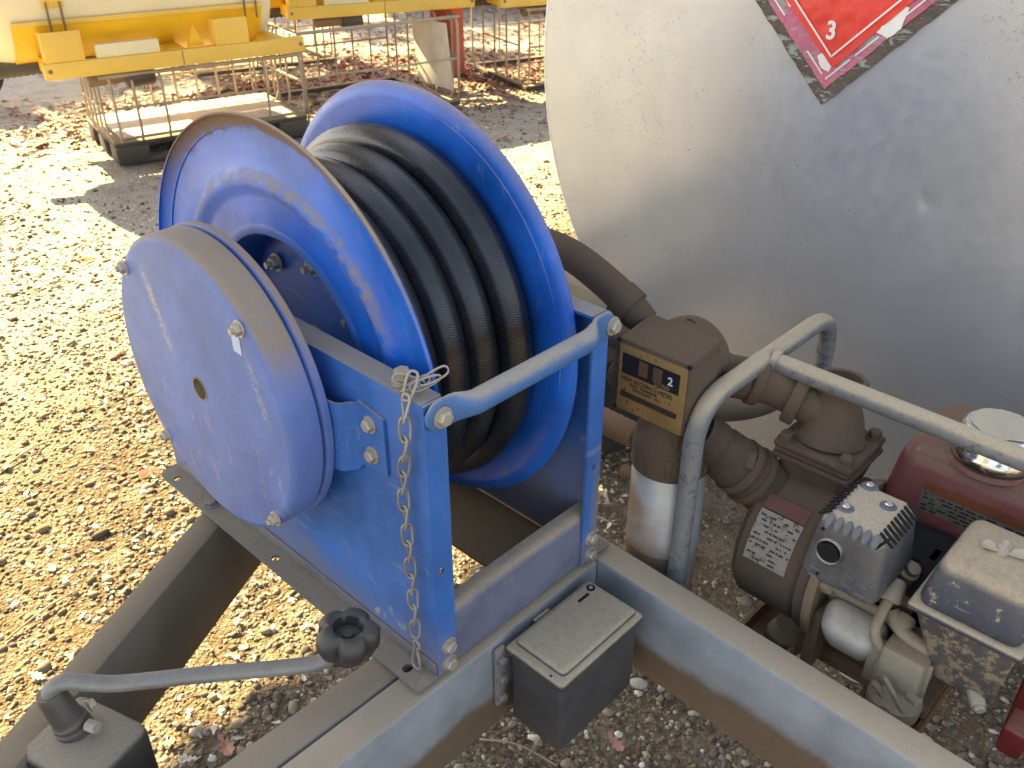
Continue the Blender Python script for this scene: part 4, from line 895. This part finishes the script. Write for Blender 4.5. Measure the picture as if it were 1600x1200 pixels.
# carburettor and linkage
bm = new(); lathe(bm, [(0, 0), (0, .012), (.004, .024), (.012, .030), (.030, .031), (.036, .026), (.05, .022), (.05, 0)], (.380, -.372, -.085), (.10, 0, 1), 28)
box(bm, .37, .43, -.395, -.345, -.045, .02, .006); cyl(bm, (.362, -.350, -.03), (.368, -.385, -.065), .0045, 10); cyl(bm, (.358, -.36, -.01), (.362, -.39, -.05), .003, 10)
box(bm, .375, .44, -.368, -.342, -.06, -.01, .004); cyl(bm, (.362, -.372, -.055), (.352, -.372, -.055), .008, 12); cyl(bm, (.372, -.388, -.03), (.366, -.40, -.028), .006, 12)
box(bm, .382, .386, -.40, -.33, -.055, .015, .001); part('carburettor', bm, m_cast, en, 40)
# muffler guard
mg = new(); x0, x1, y0, y1, z0, z1 = .342, .456, -.333, -.240, .082, .170
t = bmesh.new(); bmesh.ops.create_cube(t, size=1)
for v in t.verts:
    kx = .80 if v.co.z > 0 else 1; v.co = Vector(((x0+x1)/2+(x1-x0)*v.co.x*kx, (y0+y1)/2+(y1-y0)*v.co.y*kx, (z0+z1)/2+(z1-z0)*v.co.z))
for v in t.verts:
    if v.co.z < .1: v.co.z += 0
bmesh.ops.bevel(t, geom=t.edges[:], offset=.013, segments=4, profile=.5, affect='EDGES'); merge(mg, t); guard = part('muffler_guard', mg, m_muff, en, 50)
zt = z1
def slot(mt, w_, l_, parent, name='vent_slot', mat=m_hole, h=.0008):
    bm = new(); prism(bm, rrect(-w_/2, w_/2, -l_/2, l_/2, min(w_, l_)*.48, 3), -.0006, h, mt); return part(name, bm, mat, parent, 0)
kx = .80; cx_, cy_ = (x0+x1)/2, (y0+y1)/2
slope = math.atan2((x1-x0)*.5*(1-kx), (z1-z0)); slope_y = math.atan2((y1-y0)*.5*(1-kx), (z1-z0))
def side_frame(side, s, h):       # point on a sloping side: s along it, h height 0..1
    wx = (x1-x0)/2*(1-(1-kx)*h); wy = (y1-y0)/2*(1-(1-kx)*h); z = z0+(z1-z0)*h
    if side == '-y': return frame((cx_+s, cy_-wy, z), (1, 0, 0), (0, math.sin(slope_y), math.cos(slope_y)), (0, -math.cos(slope_y), math.sin(slope_y)))
    if side == '-x': return frame((cx_-wx, cy_+s, z), (0, -1, 0), (math.sin(slope), 0, math.cos(slope)), (-math.cos(slope), 0, math.sin(slope)))
# slots wrap the top edges: a row on the -y edge, the +y edge, and louvres on the -x edge
for i in range(9): slot(frame((x0+.020+i*.0088, y0+.0115, z1-.0030), (1, 0, 0), (0, .80, .60), (0, -.60, .80)), .0040, .021, guard)
for i in range(9): slot(frame((x0+.020+i*.0088, y1-.0115, z1-.0030), (1, 0, 0), (0, .80, -.60), (0, .60, .80)), .0034, .018, guard)
m_louv = M('louvre', (.075, .10, .13), .5, .1, dust=.25)
for i in range(6): 
    bm = new(); lathe(bm, [(0, 0), (0, .0052), (.0018, .0040), (.0018, 0)], (0, 0, 0), (0, 0, 1), 16); bmesh.ops.scale(bm, vec=(.85, 1.9, 1), verts=bm.verts); bmesh.ops.transform(bm, matrix=frame((x0+.0105, y1-.021-i*.0105, z1-.0040), (0, -1, 0), (.78, 0, .62), (-.62, 0, .78)), verts=bm.verts); part('louvre', bm, m_louv, guard, 40)
slot(frame((x0+.013, y0+.013, z1-.004), (.7, .7, 0), (.5, -.5, .7), (-.5, -.5, .7)), .0045, .020, guard)
for x, y in ((x0+.038, y1-.026), (x1-.040, y0+.034), (x1-.020, y1-.028)):
    bm = new(); lathe(bm, [(0, .010), (.0015, .0085), (.0015, .0045), (.001, 0)], (x, y, z1-.0004), (0, 0, 1), 20); part('screw_dimple', bm, m_louv, guard, 40)
    bm = new(); lathe(bm, [(.001, 0), (.001, .0048), (.0035, .0046), (.0045, .003), (.0038, 0)], (x, y, z1), (0, 0, 1), 14); part('screw', bm, m_chrome, guard, 30)
f_ = side_frame('-x', 0, .48); 
bm = new(); lathe(bm, [(-.004, .0155), (.004, .0155), (.005, .0145), (.004, .0135), (-.010, .0125), (-.012, 0)], (cx_-(x1-x0)/2*(1-(1-kx)*.48)+.001, cy_+.016, z0+(z1-z0)*.55), (-1, 0, .12), 28); part('exhaust_outlet', bm, m_muff, guard, 40)
bm = new(); cyl(bm, (cx_-(x1-x0)/2*.9-.0045, cy_+.016, z0+(z1-z0)*.55), (cx_-(x1-x0)/2*.9+.008, cy_+.016, z0+(z1-z0)*.55), .0118, 20); part('outlet_opening', bm, m_hole, guard)
for s, h in ((-.028, .30), (-.028, .16), (-.012, .34), (-.012, .20), (-.012, .08), (.026, .22), (.026, .10)): slot(side_frame('-x', s, h) @ Matrix.Rotation(R(80), 4, 'Z'), .0032, .012, guard, h=.0012, mat=m_louv)
for s, h in ((.030, .80), (.022, .16)): slot(side_frame('-x', s, h), .004, .004, guard)
# air cleaner
ac = new(); t = bmesh.new(); bmesh.ops.create_cube(t, size=1); X0, X1, Y0, Y1 = .366, .500, -.472, -.362
for v in t.verts:
    k = .80 if v.co.z > 0 else 1; v.co = Vector(((X0+X1)/2+(X1-X0)*v.co.x*k, (Y0+Y1)/2+(Y1-Y0)*v.co.y*k, .130+.062*v.co.z))
bmesh.ops.bevel(t, geom=t.edges[:], offset=.014, segments=5, profile=.5, affect='EDGES'); merge(ac, t)
air = part('air_cleaner_cover', ac, m_air, en, 60)
bm = new(); box(bm, X0-.004, X1+.004, Y0-.004, Y1+.004, .093, .103, .0045, 3); part('cover_lip', bm, m_air, air)
m_lower = M('mud_coated_plastic', (.045, .05, .06), .5, 0, dust=.22, up=.3, worn=.64, wcol=(.24, .19, .12), bump=.3, scale=1.1)
bm = new(); t = bmesh.new(); bmesh.ops.create_cube(t, size=1)
for v in t.verts:
    lo = v.co.z < 0; v.co = Vector(((X0+X1)/2+(.012 if lo else 0)+(X1-X0)*v.co.x*(.72 if lo else .98), (Y0+Y1)/2-(.012 if lo else 0)+(Y1-Y0)*v.co.y*(.58 if lo else .98), .040+.110*v.co.z))
bmesh.ops.bevel(t, geom=t.edges[:], offset=.010, segments=3, profile=.5, affect='EDGES'); merge(bm, t); part('air_cleaner_base', bm, m_lower, en, 50)
bm = new(); cyl(bm, (.402, -.440, .000), (.384, -.454, -.006), .009, 16, r2=.008, bev=.002); hexbolt(bm, (.386, -.453, -.0055), (-.8, -.6, -.1), .006); part('base_screw', bm, m_bolt, en)
ztop = .160; wx, wy = .433, -.417
bm = new(); lathe(bm, [(0, .030), (.0015, .027), (.0015, .021), (.0006, .018), (.002, .014), (.004, 0)], (wx, wy, ztop-.0006), (0, 0, 1), 32); part('top_dimple', bm, m_air, air, 60)
bm = new(); t = bmesh.new(); pr = [(-.020, 0), (-.021, .006), (-.017, .011), (-.009, .0085), (-.006, .004), (.006, .004), (.009, .0085), (.017, .011), (.021, .006), (.020, 0)]
prism(bm, pr, -.0022, .0022, frame((wx, wy, ztop+.003), (.25, -.97, 0), (0, 0, 1), (.97, .25, 0)), .001); cyl(bm, (wx, wy, ztop+.002), (wx, wy, ztop+.010), .0055, 14); cyl(bm, (wx, wy, ztop+.010), (wx, wy, ztop+.018), .0028, 10); part('wing_nut', bm, m_cream, air, 40)
# red fuel tank
t = bmesh.new(); bmesh.ops.create_cube(t, size=1)
for v in t.verts:
    k = .86 if v.co.z > 0 else 1; ky = .90 if v.co.z > 0 else 1; v.co = Vector((.618+.185*v.co.x*k+(.004 if v.co.z > 0 else 0), -.372+.25*v.co.y*ky, .122+.108*v.co.z))
bmesh.ops.bevel(t, geom=t.edges[:], offset=.026, segments=6, profile=.5, affect='EDGES'); bm = new(); merge(bm, t); ft = part('fuel_tank_shell', bm, m_red, en, 60)
bm = new(); box(bm, .52, .715, -.50, -.25, .056, .066, .004); part('tank_seam', bm, m_red, ft)
cc = Vector((.584, -.352, .176))
bm = new(); lathe(bm, [(-.004, .050), (.0015, .047), (.0015, .03)], cc, (-.03, 0, 1), 36); part('filler_neck', bm, m_red, ft, 60)
bm = new(); prof = [(.002, .034), (.003, .0405), (.007, .0415), (.010, .0405), (.012, .039), (.026, .0365), (.030, .033), (.031, .026), (.0305, 0)]
t = bmesh.new(); seg = 64; rings = []
for h, r in prof:
    rings.append([t.verts.new((0, 0, h))] if r == 0 else [t.verts.new(((r*(1+(.045*abs(math.cos(4*(2*math.pi*i/seg)))-.03)*(.010 < h < .0305)))*math.cos(2*math.pi*i/seg), (r*(1+(.045*abs(math.cos(4*(2*math.pi*i/seg)))-.03)*(.010 < h < .0305)))*math.sin(2*math.pi*i/seg), h)) for i in range(seg)])
for a_, b_ in zip(rings, rings[1:]):
    for i in range(seg):
        if len(b_) == 1: t.faces.new((a_[i], a_[(i+1) % seg], b_[0]))
        else: t.faces.new((a_[i], a_[(i+1) % seg], b_[(i+1) % seg], b_[i]))
bmesh.ops.recalc_face_normals(t, faces=t.faces); merge(bm, t, Matrix.Translation(cc) @ Matrix.Diagonal((1.16, 1.16, 1.5, 1))); cap = part('fuel_cap', bm, m_chrome, ft, 30)
bm = new(); t = bmesh.new(); ring = [t.verts.new(((.0315+.003*noise.noise(Vector((math.cos(i*.13)*3, math.sin(i*.13)*3, 0))))*math.cos(i*.1309), (.0315+.003*noise.noise(Vector((math.cos(i*.13)*3, math.sin(i*.13)*3, 0))))*math.sin(i*.1309), .0312)) for i in range(48)]
ctr = t.verts.new((0, 0, .0345)); 
for i in range(48): t.faces.new((ring[i], ring[(i+1) % 48], ctr))
bmesh.ops.recalc_face_normals(t, faces=t.faces); merge(bm, t, Matrix.Translation(cc+Vector((0, 0, .0152))) @ Matrix.Diagonal((1.10, 1.10, 1.02, 1))); part('dried_mud', bm, m_cream, ft, 60)
# warning label on the tank's front
lf = .618-.185/2
def tl(name, y0, y1, h0, h1, mat, parent, off=.0006):
    def P3(y, h): 
        z = .07+.104*h; k = 1-.14*(z-.068)/.108; return (.618-.0925*k+(.004*(z-.068)/.108)-off, y, z)
    bm = new(); t = bmesh.new(); vs = [t.verts.new(P3(y, h)) for y, h in ((y0, h0), (y1, h0), (y1, h1), (y0, h1))]; t.faces.new(vs); bmesh.ops.solidify(t, geom=t.faces[:], thickness=.0003); bmesh.ops.recalc_face_normals(t, faces=t.faces); merge(bm, t); return part(name, bm, mat, parent, 0)
wl = tl('warning_label', -.300, -.430, .30, .56, m_label, ft); tl('label_band', -.300, -.430, .565, .68, m_orange, ft)
for r_ in range(5):
    y = -.303
    while y > -.425:
        l_ = random.uniform(.003, .012); random.random() < .75 and tl('print_mark', y, max(-.428, y-l_), .325+r_*.047, .345+r_*.047, m_ink, wl, .0011); y -= l_+.003
# red recoil cover beyond, rubber feet, black shroud
bm = new(); box(bm, .47, .64, -.50, -.475, -.11, .03, .01); box(bm, .43, .50, -.505, -.478, -.10, -.06, .006); part('recoil_cover', bm, m_redp, en)
bm = new(); cyl(bm, (.455, -.505, -.045), (.452, -.53, -.05), .012, 14, bev=.003); part('starter_grip', bm, m_boxside, en)
bm = new(); box(bm, .46, .54, -.36, -.24, .04, .085, .01); box(bm, .44, .50, -.372, -.335, -.02, .085, .008); part('cooling_shroud', bm, m_hole, en)
for x, y in ((.47, -.36), (.47, -.20), (.62, -.36), (.62, -.20)):
    bm = new(); lathe(bm, [(0, 0), (0, .026), (.006, .030), (.018, .030), (.024, .026), (.034, .018), (.034, 0)], (x, y, -.160), (0, 0, 1), 24); part('rubber_foot', bm, m_black, en)
# tube cage
def cage_tube(nm, pts, rad, r=.0128): 
    bm = new(); tube(bm, fillet_path(pts, rad, 12), r, 20); return part(nm, bm, m_cage, en, 60)
cage_tube('cage_hoop', [(.352, -.0815, -.14), (.352, -.0815, .238), (.695, -.0815, .238), (.695, -.0815, -.14)], .062)
cage_tube('cage_bar', [(.512, -.086, .236), (.498, -.60, .236)], .02)
cage_tube('cage_hoop', [(.352, -.610, -.14), (.352, -.610, .238), (.695, -.610, .238), (.695, -.610, -.14)], .062)
bm = new(); P_ = [(.512, -.086+-.0*i, .236) for i in range(1)]; lathe(bm, [(0, .0175), (.004, .0155), (.008, .0142)], (.512, -.092, .236), (0, -1, 0), 20); part('weld', bm, m_cage, en, 60)
for x, y in ((.352, -.0815), (.352, -.610)):
    bm = new(); box(bm, x-.022, x+.03, y-.022, y+.022, -.146, -.141, .001); part('cage_foot', bm, m_brown, en)

# ================================================================== BACKGROUND: TANK UNITS ON CUT DOWN CAGES
def make_cage(label, loc, rz, hcage, near, back, left, right, floor=True, Dp=1.0, deck=True, group='cut down wire cages on black pallets under the yellow tank units'):
    """local: x along the near side 0..1.2, y away 0..1.0, z up; lists give post positions kept on each side"""
    c = thing('wire_cage', label, 'cage', loc, group, rz)
    Wd, hp = 1.2, .135 if deck else .03
    bm = new()
    if deck:
        box(bm, 0, Wd, 0, Dp, hp-.03, hp, .012); ys = (0, (Dp-.16)/2, Dp-.16)
        for x in (0, .5, 1.0):
            for y in ys: box(bm, x+.005, x+.195, y+.005, y+.155, .012, hp-.03, .006)
        for y in ys: box(bm, .01, Wd-.01, y+.02, y+.14, 0, .014)
    else:
        for y in (0, Dp-.05): box(bm, 0, Wd, y, y+.05, 0, hp, .004)
        for x in (0, Wd-.05): box(bm, x, x+.05, .0505, Dp-.0505, 0, hp-.002, .004)
    part('pallet' if deck else 'base_frame', bm, m_pallet, c, local=True)
    if floor and deck:
        bm = new(); box(bm, .06, Wd-.06, .06, Dp-.06, hp+.002, hp+.014, .004); part('floor_sheet', bm, m_sheet, c, local=True)
    zt_ = hcage; r = .008; zmid = hp+(zt_-hp)*.52
    def side(posts, P0, P1, rails=True, nm='post'):
        P0 = Vector(P0); P1 = Vector(P1); L_ = (P1-P0).length; d = (P1-P0)/L_; nrm = Vector((d.y, -d.x, 0))
        for s in posts:
            bm = new(); q = P0+d*s; tube(bm, [q+Vector((0, 0, hp)), q+nrm*.02+Vector((0, 0, hp+.05)), q+nrm*.02+Vector((0, 0, zt_-.05)), q+Vector((0, 0, zt_))], r, 6); part(nm, bm, m_wire, c, 60, local=True)
        if rails and posts:
            bm = new(); a, b = min(posts), max(posts); tube(bm, [P0+d*a+nrm*.02+Vector((0, 0, zmid)), P0+d*b+nrm*.02+Vector((0, 0, zmid))], r*.9, 6); part('rail', bm, m_wire, c, 60, local=True)
    side(near, (0, .01, 0), (Wd, .01, 0)); side(back, (Wd, Dp-.01, 0), (0, Dp-.01, 0)); side(left, (.01, Dp, 0), (.01, 0, 0)); side(right, (Wd-.01, 0, 0), (Wd-.01, Dp, 0))
    bm = new(); tube(bm, [(0, 0, zt_), (Wd, 0, zt_), (Wd, Dp, zt_), (0, Dp, zt_)], .012, 8, closed=True); part('top_rail', bm, m_wire, c, 60, local=True)
    return c
def make_unit(label, loc, rz, group='yellow framed cream tank units standing on the wire cages'):
    """local: x along the near beam, y away, z up from the cage top"""
    c = thing('tank_unit', label, 'tank unit', loc, group, rz)
    for y, nm in ((-.055, 'near beam'), (.90, 'far beam')):
        bm = new(); box(bm, -.22, 1.26, y, y+.055, .01, .095, .004); bmn = part('frame_beam', bm, m_yeldust if y < 0 else m_yel, c, local=True)
        for x in (-.19, 1.235):
            bm = new(); cyl(bm, (x, y-.002, .055), (x, y+.002, .055), .012, 10); part('bolt_hole', bm, m_brown, bmn, local=True)
        bm = new(); box(bm, .516, .520, y-.0015, y, .012, .093); part('joint', bm, m_brown, bmn, local=True)
    for x in (-.20, .45, 1.05):
        bm = new(); box(bm, x, x+.10, .0005, .8995, .015, .10, .004); part('cross_channel', bm, m_yel, c, local=True)
    bm = new(); box(bm, .06, .40, -.045, -.001, .0955, .165, .003); part('cream_channel', bm, m_poly, c, local=True)  # channel above the near beam, in the same cream as the tank
    yc, zc, r = .40, .385, .36
    for x0, hh in ((-.20, .25), (.72, .24)):
        bm = new(); box(bm, x0, x0+.20, .86, .868, .0955, .26, .003); part('upright_plate', bm, m_yeldust, c, local=True)
        bm = new(); box(bm, x0, x0+.20, -.052, -.044, .0955, hh, .003); box(bm, x0-.0005, x0+.008, -.0445, .05, .0955, hh-.002, .003); part('upright_plate', bm, m_yeldust, c, local=True)
    # cradle: trough under the tank, from lip to lip
    bm = new(); t = bmesh.new(); n = 28; X0, X1 = -.31, 1.06; xs = [X0+(X1-X0)*i/6 for i in range(7)]; g = []
    for rr in (r, r-.006):
        g.append([[t.verts.new((x, yc+rr*math.cos(R(-163+146*k/n)), zc+rr*math.sin(R(-163+146*k/n)))) for k in range(n+1)] for x in xs])
    for s in (0, 1):
        for i in range(6):
            for k in range(n):
                q = (g[s][i][k], g[s][i+1][k], g[s][i+1][k+1], g[s][i][k+1]); t.faces.new(q if s == 0 else q[::-1])
    for i in (0, 6):
        for k in range(n): t.faces.new((g[0][i][k], g[0][i][k+1], g[1][i][k+1], g[1][i][k]))
    for k in (0, n):
        for i in range(6): t.faces.new((g[0][i][k], g[0][i+1][k], g[1][i+1][k], g[1][i][k]))
    bmesh.ops.recalc_face_normals(t, faces=t.faces); merge(bm, t)
    part('cradle', bm, m_yel, c, 60, local=True)
    bm = new(); box(bm, X0, X1, yc-r*.956-.014, yc-r*.956-.002, zc-r*.29-.01, zc-r*.29+.015, .002); part('lip', bm, m_yeldust, c, local=True)
    bm = new(); rp = r-.010; prof = [(X0-.16, 0), (X0-.155, rp*.5), (X0-.13, rp*.78), (X0-.08, rp*.95), (X0-.01, rp), (X1+.01, rp), (X1+.07, rp*.93), (X1+.10, rp*.6), (X1+.11, 0)]
    lathe(bm, prof, (0, yc, zc), (1, 0, 0), 48); part('poly_tank', bm, m_poly, c, 60, local=True)
    for x in (-.14, .93):
        bm = new(); box(bm, x, x+.11, yc-r-.001, yc-r+.007, zc-.03, zc+.10, .002)
        st = part('strap', bm, m_yeldust, c, local=True)
        for dx in (.02, .09):
            bm = new(); cyl(bm, (x+dx, yc-r*.956-.012, zc-.17), (x+dx, yc-r-.008, zc-.0), .006, 8); part('strap_bolt', bm, m_rust, st, local=True)
    bm = new(); P_ = smooth_path([(-.55, .35, .02), (-.35, .30, .03), (-.1, .28, .035), (.2, .28, .0)], 14); tube(bm, P_, [.045+.006*(i % 2) for i in range(len(P_))], 14); part('outlet_hose', bm, m_hoseblk, c, 50, local=True)
    bm = new(); cyl(bm, (.0, .05, -.03), (.33, .05, -.02), .04, 16, bev=.008); part('pump_pipe', bm, m_rust, c, local=True)
    bm = new(); cyl(bm, (.20, .05, -.04), (.36, .05, -.03), .06, 16, bev=.012); part('motor', bm, m_hoseblk, c, local=True)
    bm = new(); cyl(bm, (.90, .30, .0), (1.16, .30, .0), .045, 16, bev=.01); part('pump_pipe', bm, m_rust, c, local=True)
    prism_bm = new(); prism(prism_bm, [(-.05, 0), (.05, 0), (0, .12)], .0, .01, frame((.62, .02, .0955), (1, 0, 0), (0, 0, 1), (0, -1, 0))); part('gusset', prism_bm, m_yel, c, 0, local=True)
    return c
RZ = R(-12)
c1 = make_cage('wire cage on a black pallet under the left yellow tank unit', (1.69, 4.67, G), RZ, .505, [.05, .17, .33, .95], [.08, .20, .32, .46, .60, .76], [.22, .34, .46, .58, .70], [.05, .3, .5, .68], Dp=.74)
u1 = make_unit('nearest cream and yellow tank unit, at the upper left corner', (1.64, 4.68, G+.52), RZ)
c2 = make_cage('wire cage with a pale panel under the second yellow tank unit', (2.93, 4.55, G), RZ, .60, [.02, 1.18], [.05, .2, .35, .5, .65, .8, .95], [.15, .4, .52, .60], [.03, .12, .34, .52, .78, .98], deck=False)
u2 = copy_tree(u1); u2['label'] = 'second yellow and cream tank unit, right behind the blue discs'; u2.location = (3.36, 4.93, G+.60); u2.rotation_euler = (0, 0, R(-20)); u2.scale = (.93,)*3
u3 = copy_tree(u1); u3['label'] = 'third yellow tank unit, cut off by the silver fuel tank'; u3.location = (4.75, 4.27, G+.60); u3.rotation_euler = (0, 0, R(-20))
c3 = make_cage('wire cage under the third tank unit beside the silver fuel tank', (4.75, 4.25, G), R(-18), .58, [.02, .25, .5, .8, 1.1], [.1, .3, .5, .7, .9], [.1, .3, .5, .7, .9], [.1, .5, .9], deck=False)
u4 = copy_tree(u1); u4['label'] = 'farther yellow tank unit in the second row, seen between the first two'; u4.location = (3.25, 6.5, G+.60); u4.rotation_euler = (0, 0, R(-14))
c4 = make_cage('wire cage under the farther tank unit of the second row', (3.25, 6.5, G), R(-14), .58, [.02, .25, .5, .8, 1.1], [.1, .3, .5, .7, .9], [.1, .3, .5, .7, .9], [.1, .5, .9], deck=False)
bm = new(); box(bm, 0, .012, 0, .50, 0, .46, .002); p_ = part('panel', bm, m_panel, c2, 30, label='pale grey white panel standing in the cage', local=True); p_.location = (1.15, .02, .10); p_.rotation_euler = (R(-2), R(-5), 0)
rp = thing('red_post', 'red steel post standing behind the second wire cage', 'post', (4.82, 5.2, G), rotz=R(20))
bm = new(); box(bm, -.10, .10, -.10, -.088, 0, .62); box(bm, -.10, .10, .088, .10, 0, .62); box(bm, -.006, .006, -.088, .088, 0, .62); part('web_and_flanges', bm, m_redpost, rp, local=True)
bm = new(); box(bm, -.15, .15, -.15, .15, 0, .012); part('foot_plate', bm, m_redpost, rp, local=True)
wt = thing('spare_wheel', 'dark wheel standing on edge at the left border of the picture', 'wheel', (1.66, 6.92, G), rotz=R(30))
bm = new(); lathe(bm, [(-.09, .16), (-.10, .21), (-.09, .28), (-.06, .31), (.06, .31), (.09, .28), (.10, .21), (.09, .16)], (0, 0, .31), (1, 0, 0), 36); part('tyre', bm, m_tyre, wt, local=True)
bm = new(); lathe(bm, [(-.06, 0), (-.06, .10), (-.085, .158), (.085, .158), (.04, .10), (.04, 0)], (0, 0, .31), (1, 0, 0), 28); part('rim', bm, m_gal, wt, local=True)
# parked dark car far behind
car = thing('parked_car', 'dark car parked far behind the yellow units', 'car', (8.6, 7.6, G), rotz=R(-35))
bm = new(); t = bmesh.new(); prof = [(-2.1, .35), (-2.15, .75), (-2.0, .95), (-1.0, 1.05), (-.35, 1.48), (1.0, 1.5), (1.7, 1.1), (2.1, 1.0), (2.15, .4), (1.8, .25), (-1.8, .25)]
prism(bm, prof, -.85, .85, frame((0, 0, 0), (1, 0, 0), (0, 0, 1), (0, -1, 0)), .06); bd = part('body', bm, m_carb, car, 40, local=True)
for x in (-1.35, 1.35):
    for y in (-.80, .80):
        bm = new(); lathe(bm, [(-.10, 0), (-.10, .28), (-.07, .32), (.07, .32), (.10, .28), (.10, 0)], (x, y, .32), (0, 1, 0), 28); wv = part('wheel', bm, m_tyre, car, local=True)
        bm = new(); lathe(bm, [(-.105, 0), (-.105, .18), (.105, .18), (.105, 0)], (x, y, .32), (0, 1, 0), 20); part('rim', bm, m_gal, wv, local=True)
bm = new(); box(bm, -2.18, -2.15, -.26, .26, .52, .63); part('number_plate', bm, m_white, car, local=True)
for s in (-1, 1):
    bm = new(); box(bm, -2.17, -2.05, s*.62-.16, s*.62+.16, .66, .80, .03); part('headlight', bm, m_chrome, car, local=True)
    bm = new(); box(bm, -.9, .9, s*.852-.002, s*.852+.002, 1.08, 1.38, .001); part('window', bm, m_glassdark, car, local=True)

# ================================================================== TREES (beyond the top of the picture, throwing the dappled shade)
def tree(label, x, y, h, cr, nleaf, seed):
    random.seed(seed); t_ = thing('oak_tree', label, 'tree', (x, y, G), 'oak trees beyond the tank units')
    bm = new(); tube(bm, smooth_path([(x, y, G-.1), (x+.1, y+.05, G+h*.2), (x-.1, y, G+h*.45), (x+.05, y+.1, G+h*.8)], 6), [.22-.010*i for i in range(19)], 10)
    cl = []
    for k in range(11):
        a = k*2.4+random.random(); hh = h*(.28+.05*k); rr = cr*(1-.045*k)*random.uniform(.6, 1); e = (x+rr*math.cos(a), y+rr*math.sin(a), G+hh+h*.14)
        tube(bm, smooth_path([(x, y, G+hh), (x+rr*.5*math.cos(a+.2), y+rr*.5*math.sin(a+.2), G+hh+h*.10), e], 4), [.08-.008*i for i in range(9)], 6)
        for j in range(5): cl.append((e[0]+random.gauss(0, cr*.22), e[1]+random.gauss(0, cr*.22), e[2]+random.gauss(0, h*.06), random.uniform(.3, .75)))
    part('trunk', bm, m_bark, t_)
    c = np.array(cl); idx = rng.integers(0, len(c), nleaf); p = rng.normal(0, 1, (nleaf, 3)); p /= np.linalg.norm(p, axis=1)[:, None]; p *= (rng.uniform(.3, 1, nleaf)**.5)[:, None]
    P_ = c[idx, :3]+p*c[idx, 3:4]*np.array([1, 1, .6]); s = .07; v = []; 
    u_ = rng.normal(0, 1, (nleaf, 3)); u_ /= np.linalg.norm(u_, axis=1)[:, None]; w_ = np.cross(u_, rng.normal(0, 1, (nleaf, 3))); w_ /= np.linalg.norm(w_, axis=1)[:, None]
    V_ = np.stack([P_-u_*s, P_+w_*s*.5, P_+u_*s, P_-w_*s*.5], 1).reshape(-1, 3)-np.array([x, y, G]); base = 4*np.arange(nleaf)[:, None, None]
    T_ = (np.array([[0, 1, 2], [0, 2, 3]])[None]+base).reshape(-1, 3); C_ = np.repeat(np.array([(.07, .09, .03)])*rng.uniform(.6, 1.5, (nleaf, 1)), 4, 0)
    o = scatter_mesh('crown', V_, T_, C_, m_green, False); o.parent = t_
tree('spreading oak left of the yard behind the nearest tank unit', 1.8, 17.2, 7.5, 2.6, 15000, 3)
tree('tall oak behind the second tank unit', 6.6, 16.2, 7.5, 2.8, 15000, 4)
tree('oak behind the parked car', 11.5, 16.0, 8.0, 3.0, 14000, 5)

# ================================================================== ADDED CANOPY (unseen, placed overhead so that its edge shades the trailer)
cn = thing('added_shade_canopy', 'unseen corrugated roof added overhead to shade the trailer', 'added_canopy', (-2.4, 1.7, G))
bm = new(); t = bmesh.new(); nx = 260; va = []
for i in range(nx+1):
    x = -2.8+7.8*i/nx; z = 2.02+.018*math.cos(x*2*math.pi/.152); ye = 4.66-.10*max(0, x-.3)
    va.append([t.verts.new((x, 1.6, z+.10)), t.verts.new((x, ye, z))])
for a_, b_ in zip(va, va[1:]): t.faces.new((a_[0], b_[0], b_[1], a_[1]))
bmesh.ops.solidify(t, geom=t.faces[:], thickness=.002); merge(bm, t); part('roof_sheet', bm, m_gal, cn)
for y in (1.75, 3.0, 4.15):
    bm = new(); box(bm, -2.8, 4.95, y-.025, y+.025, 1.93, 1.995); part('purlin', bm, m_gal, cn)
for x in (-2.4, 4.3):
    bm = new(); box(bm, x-.04, x+.04, 1.62, 4.2, 1.81, 1.925); part('rafter', bm, m_gal, cn)
    bm = new(); box(bm, x-.05, x+.05, 1.62, 1.72, G-.05, 1.805); part('post', bm, m_gal, cn)
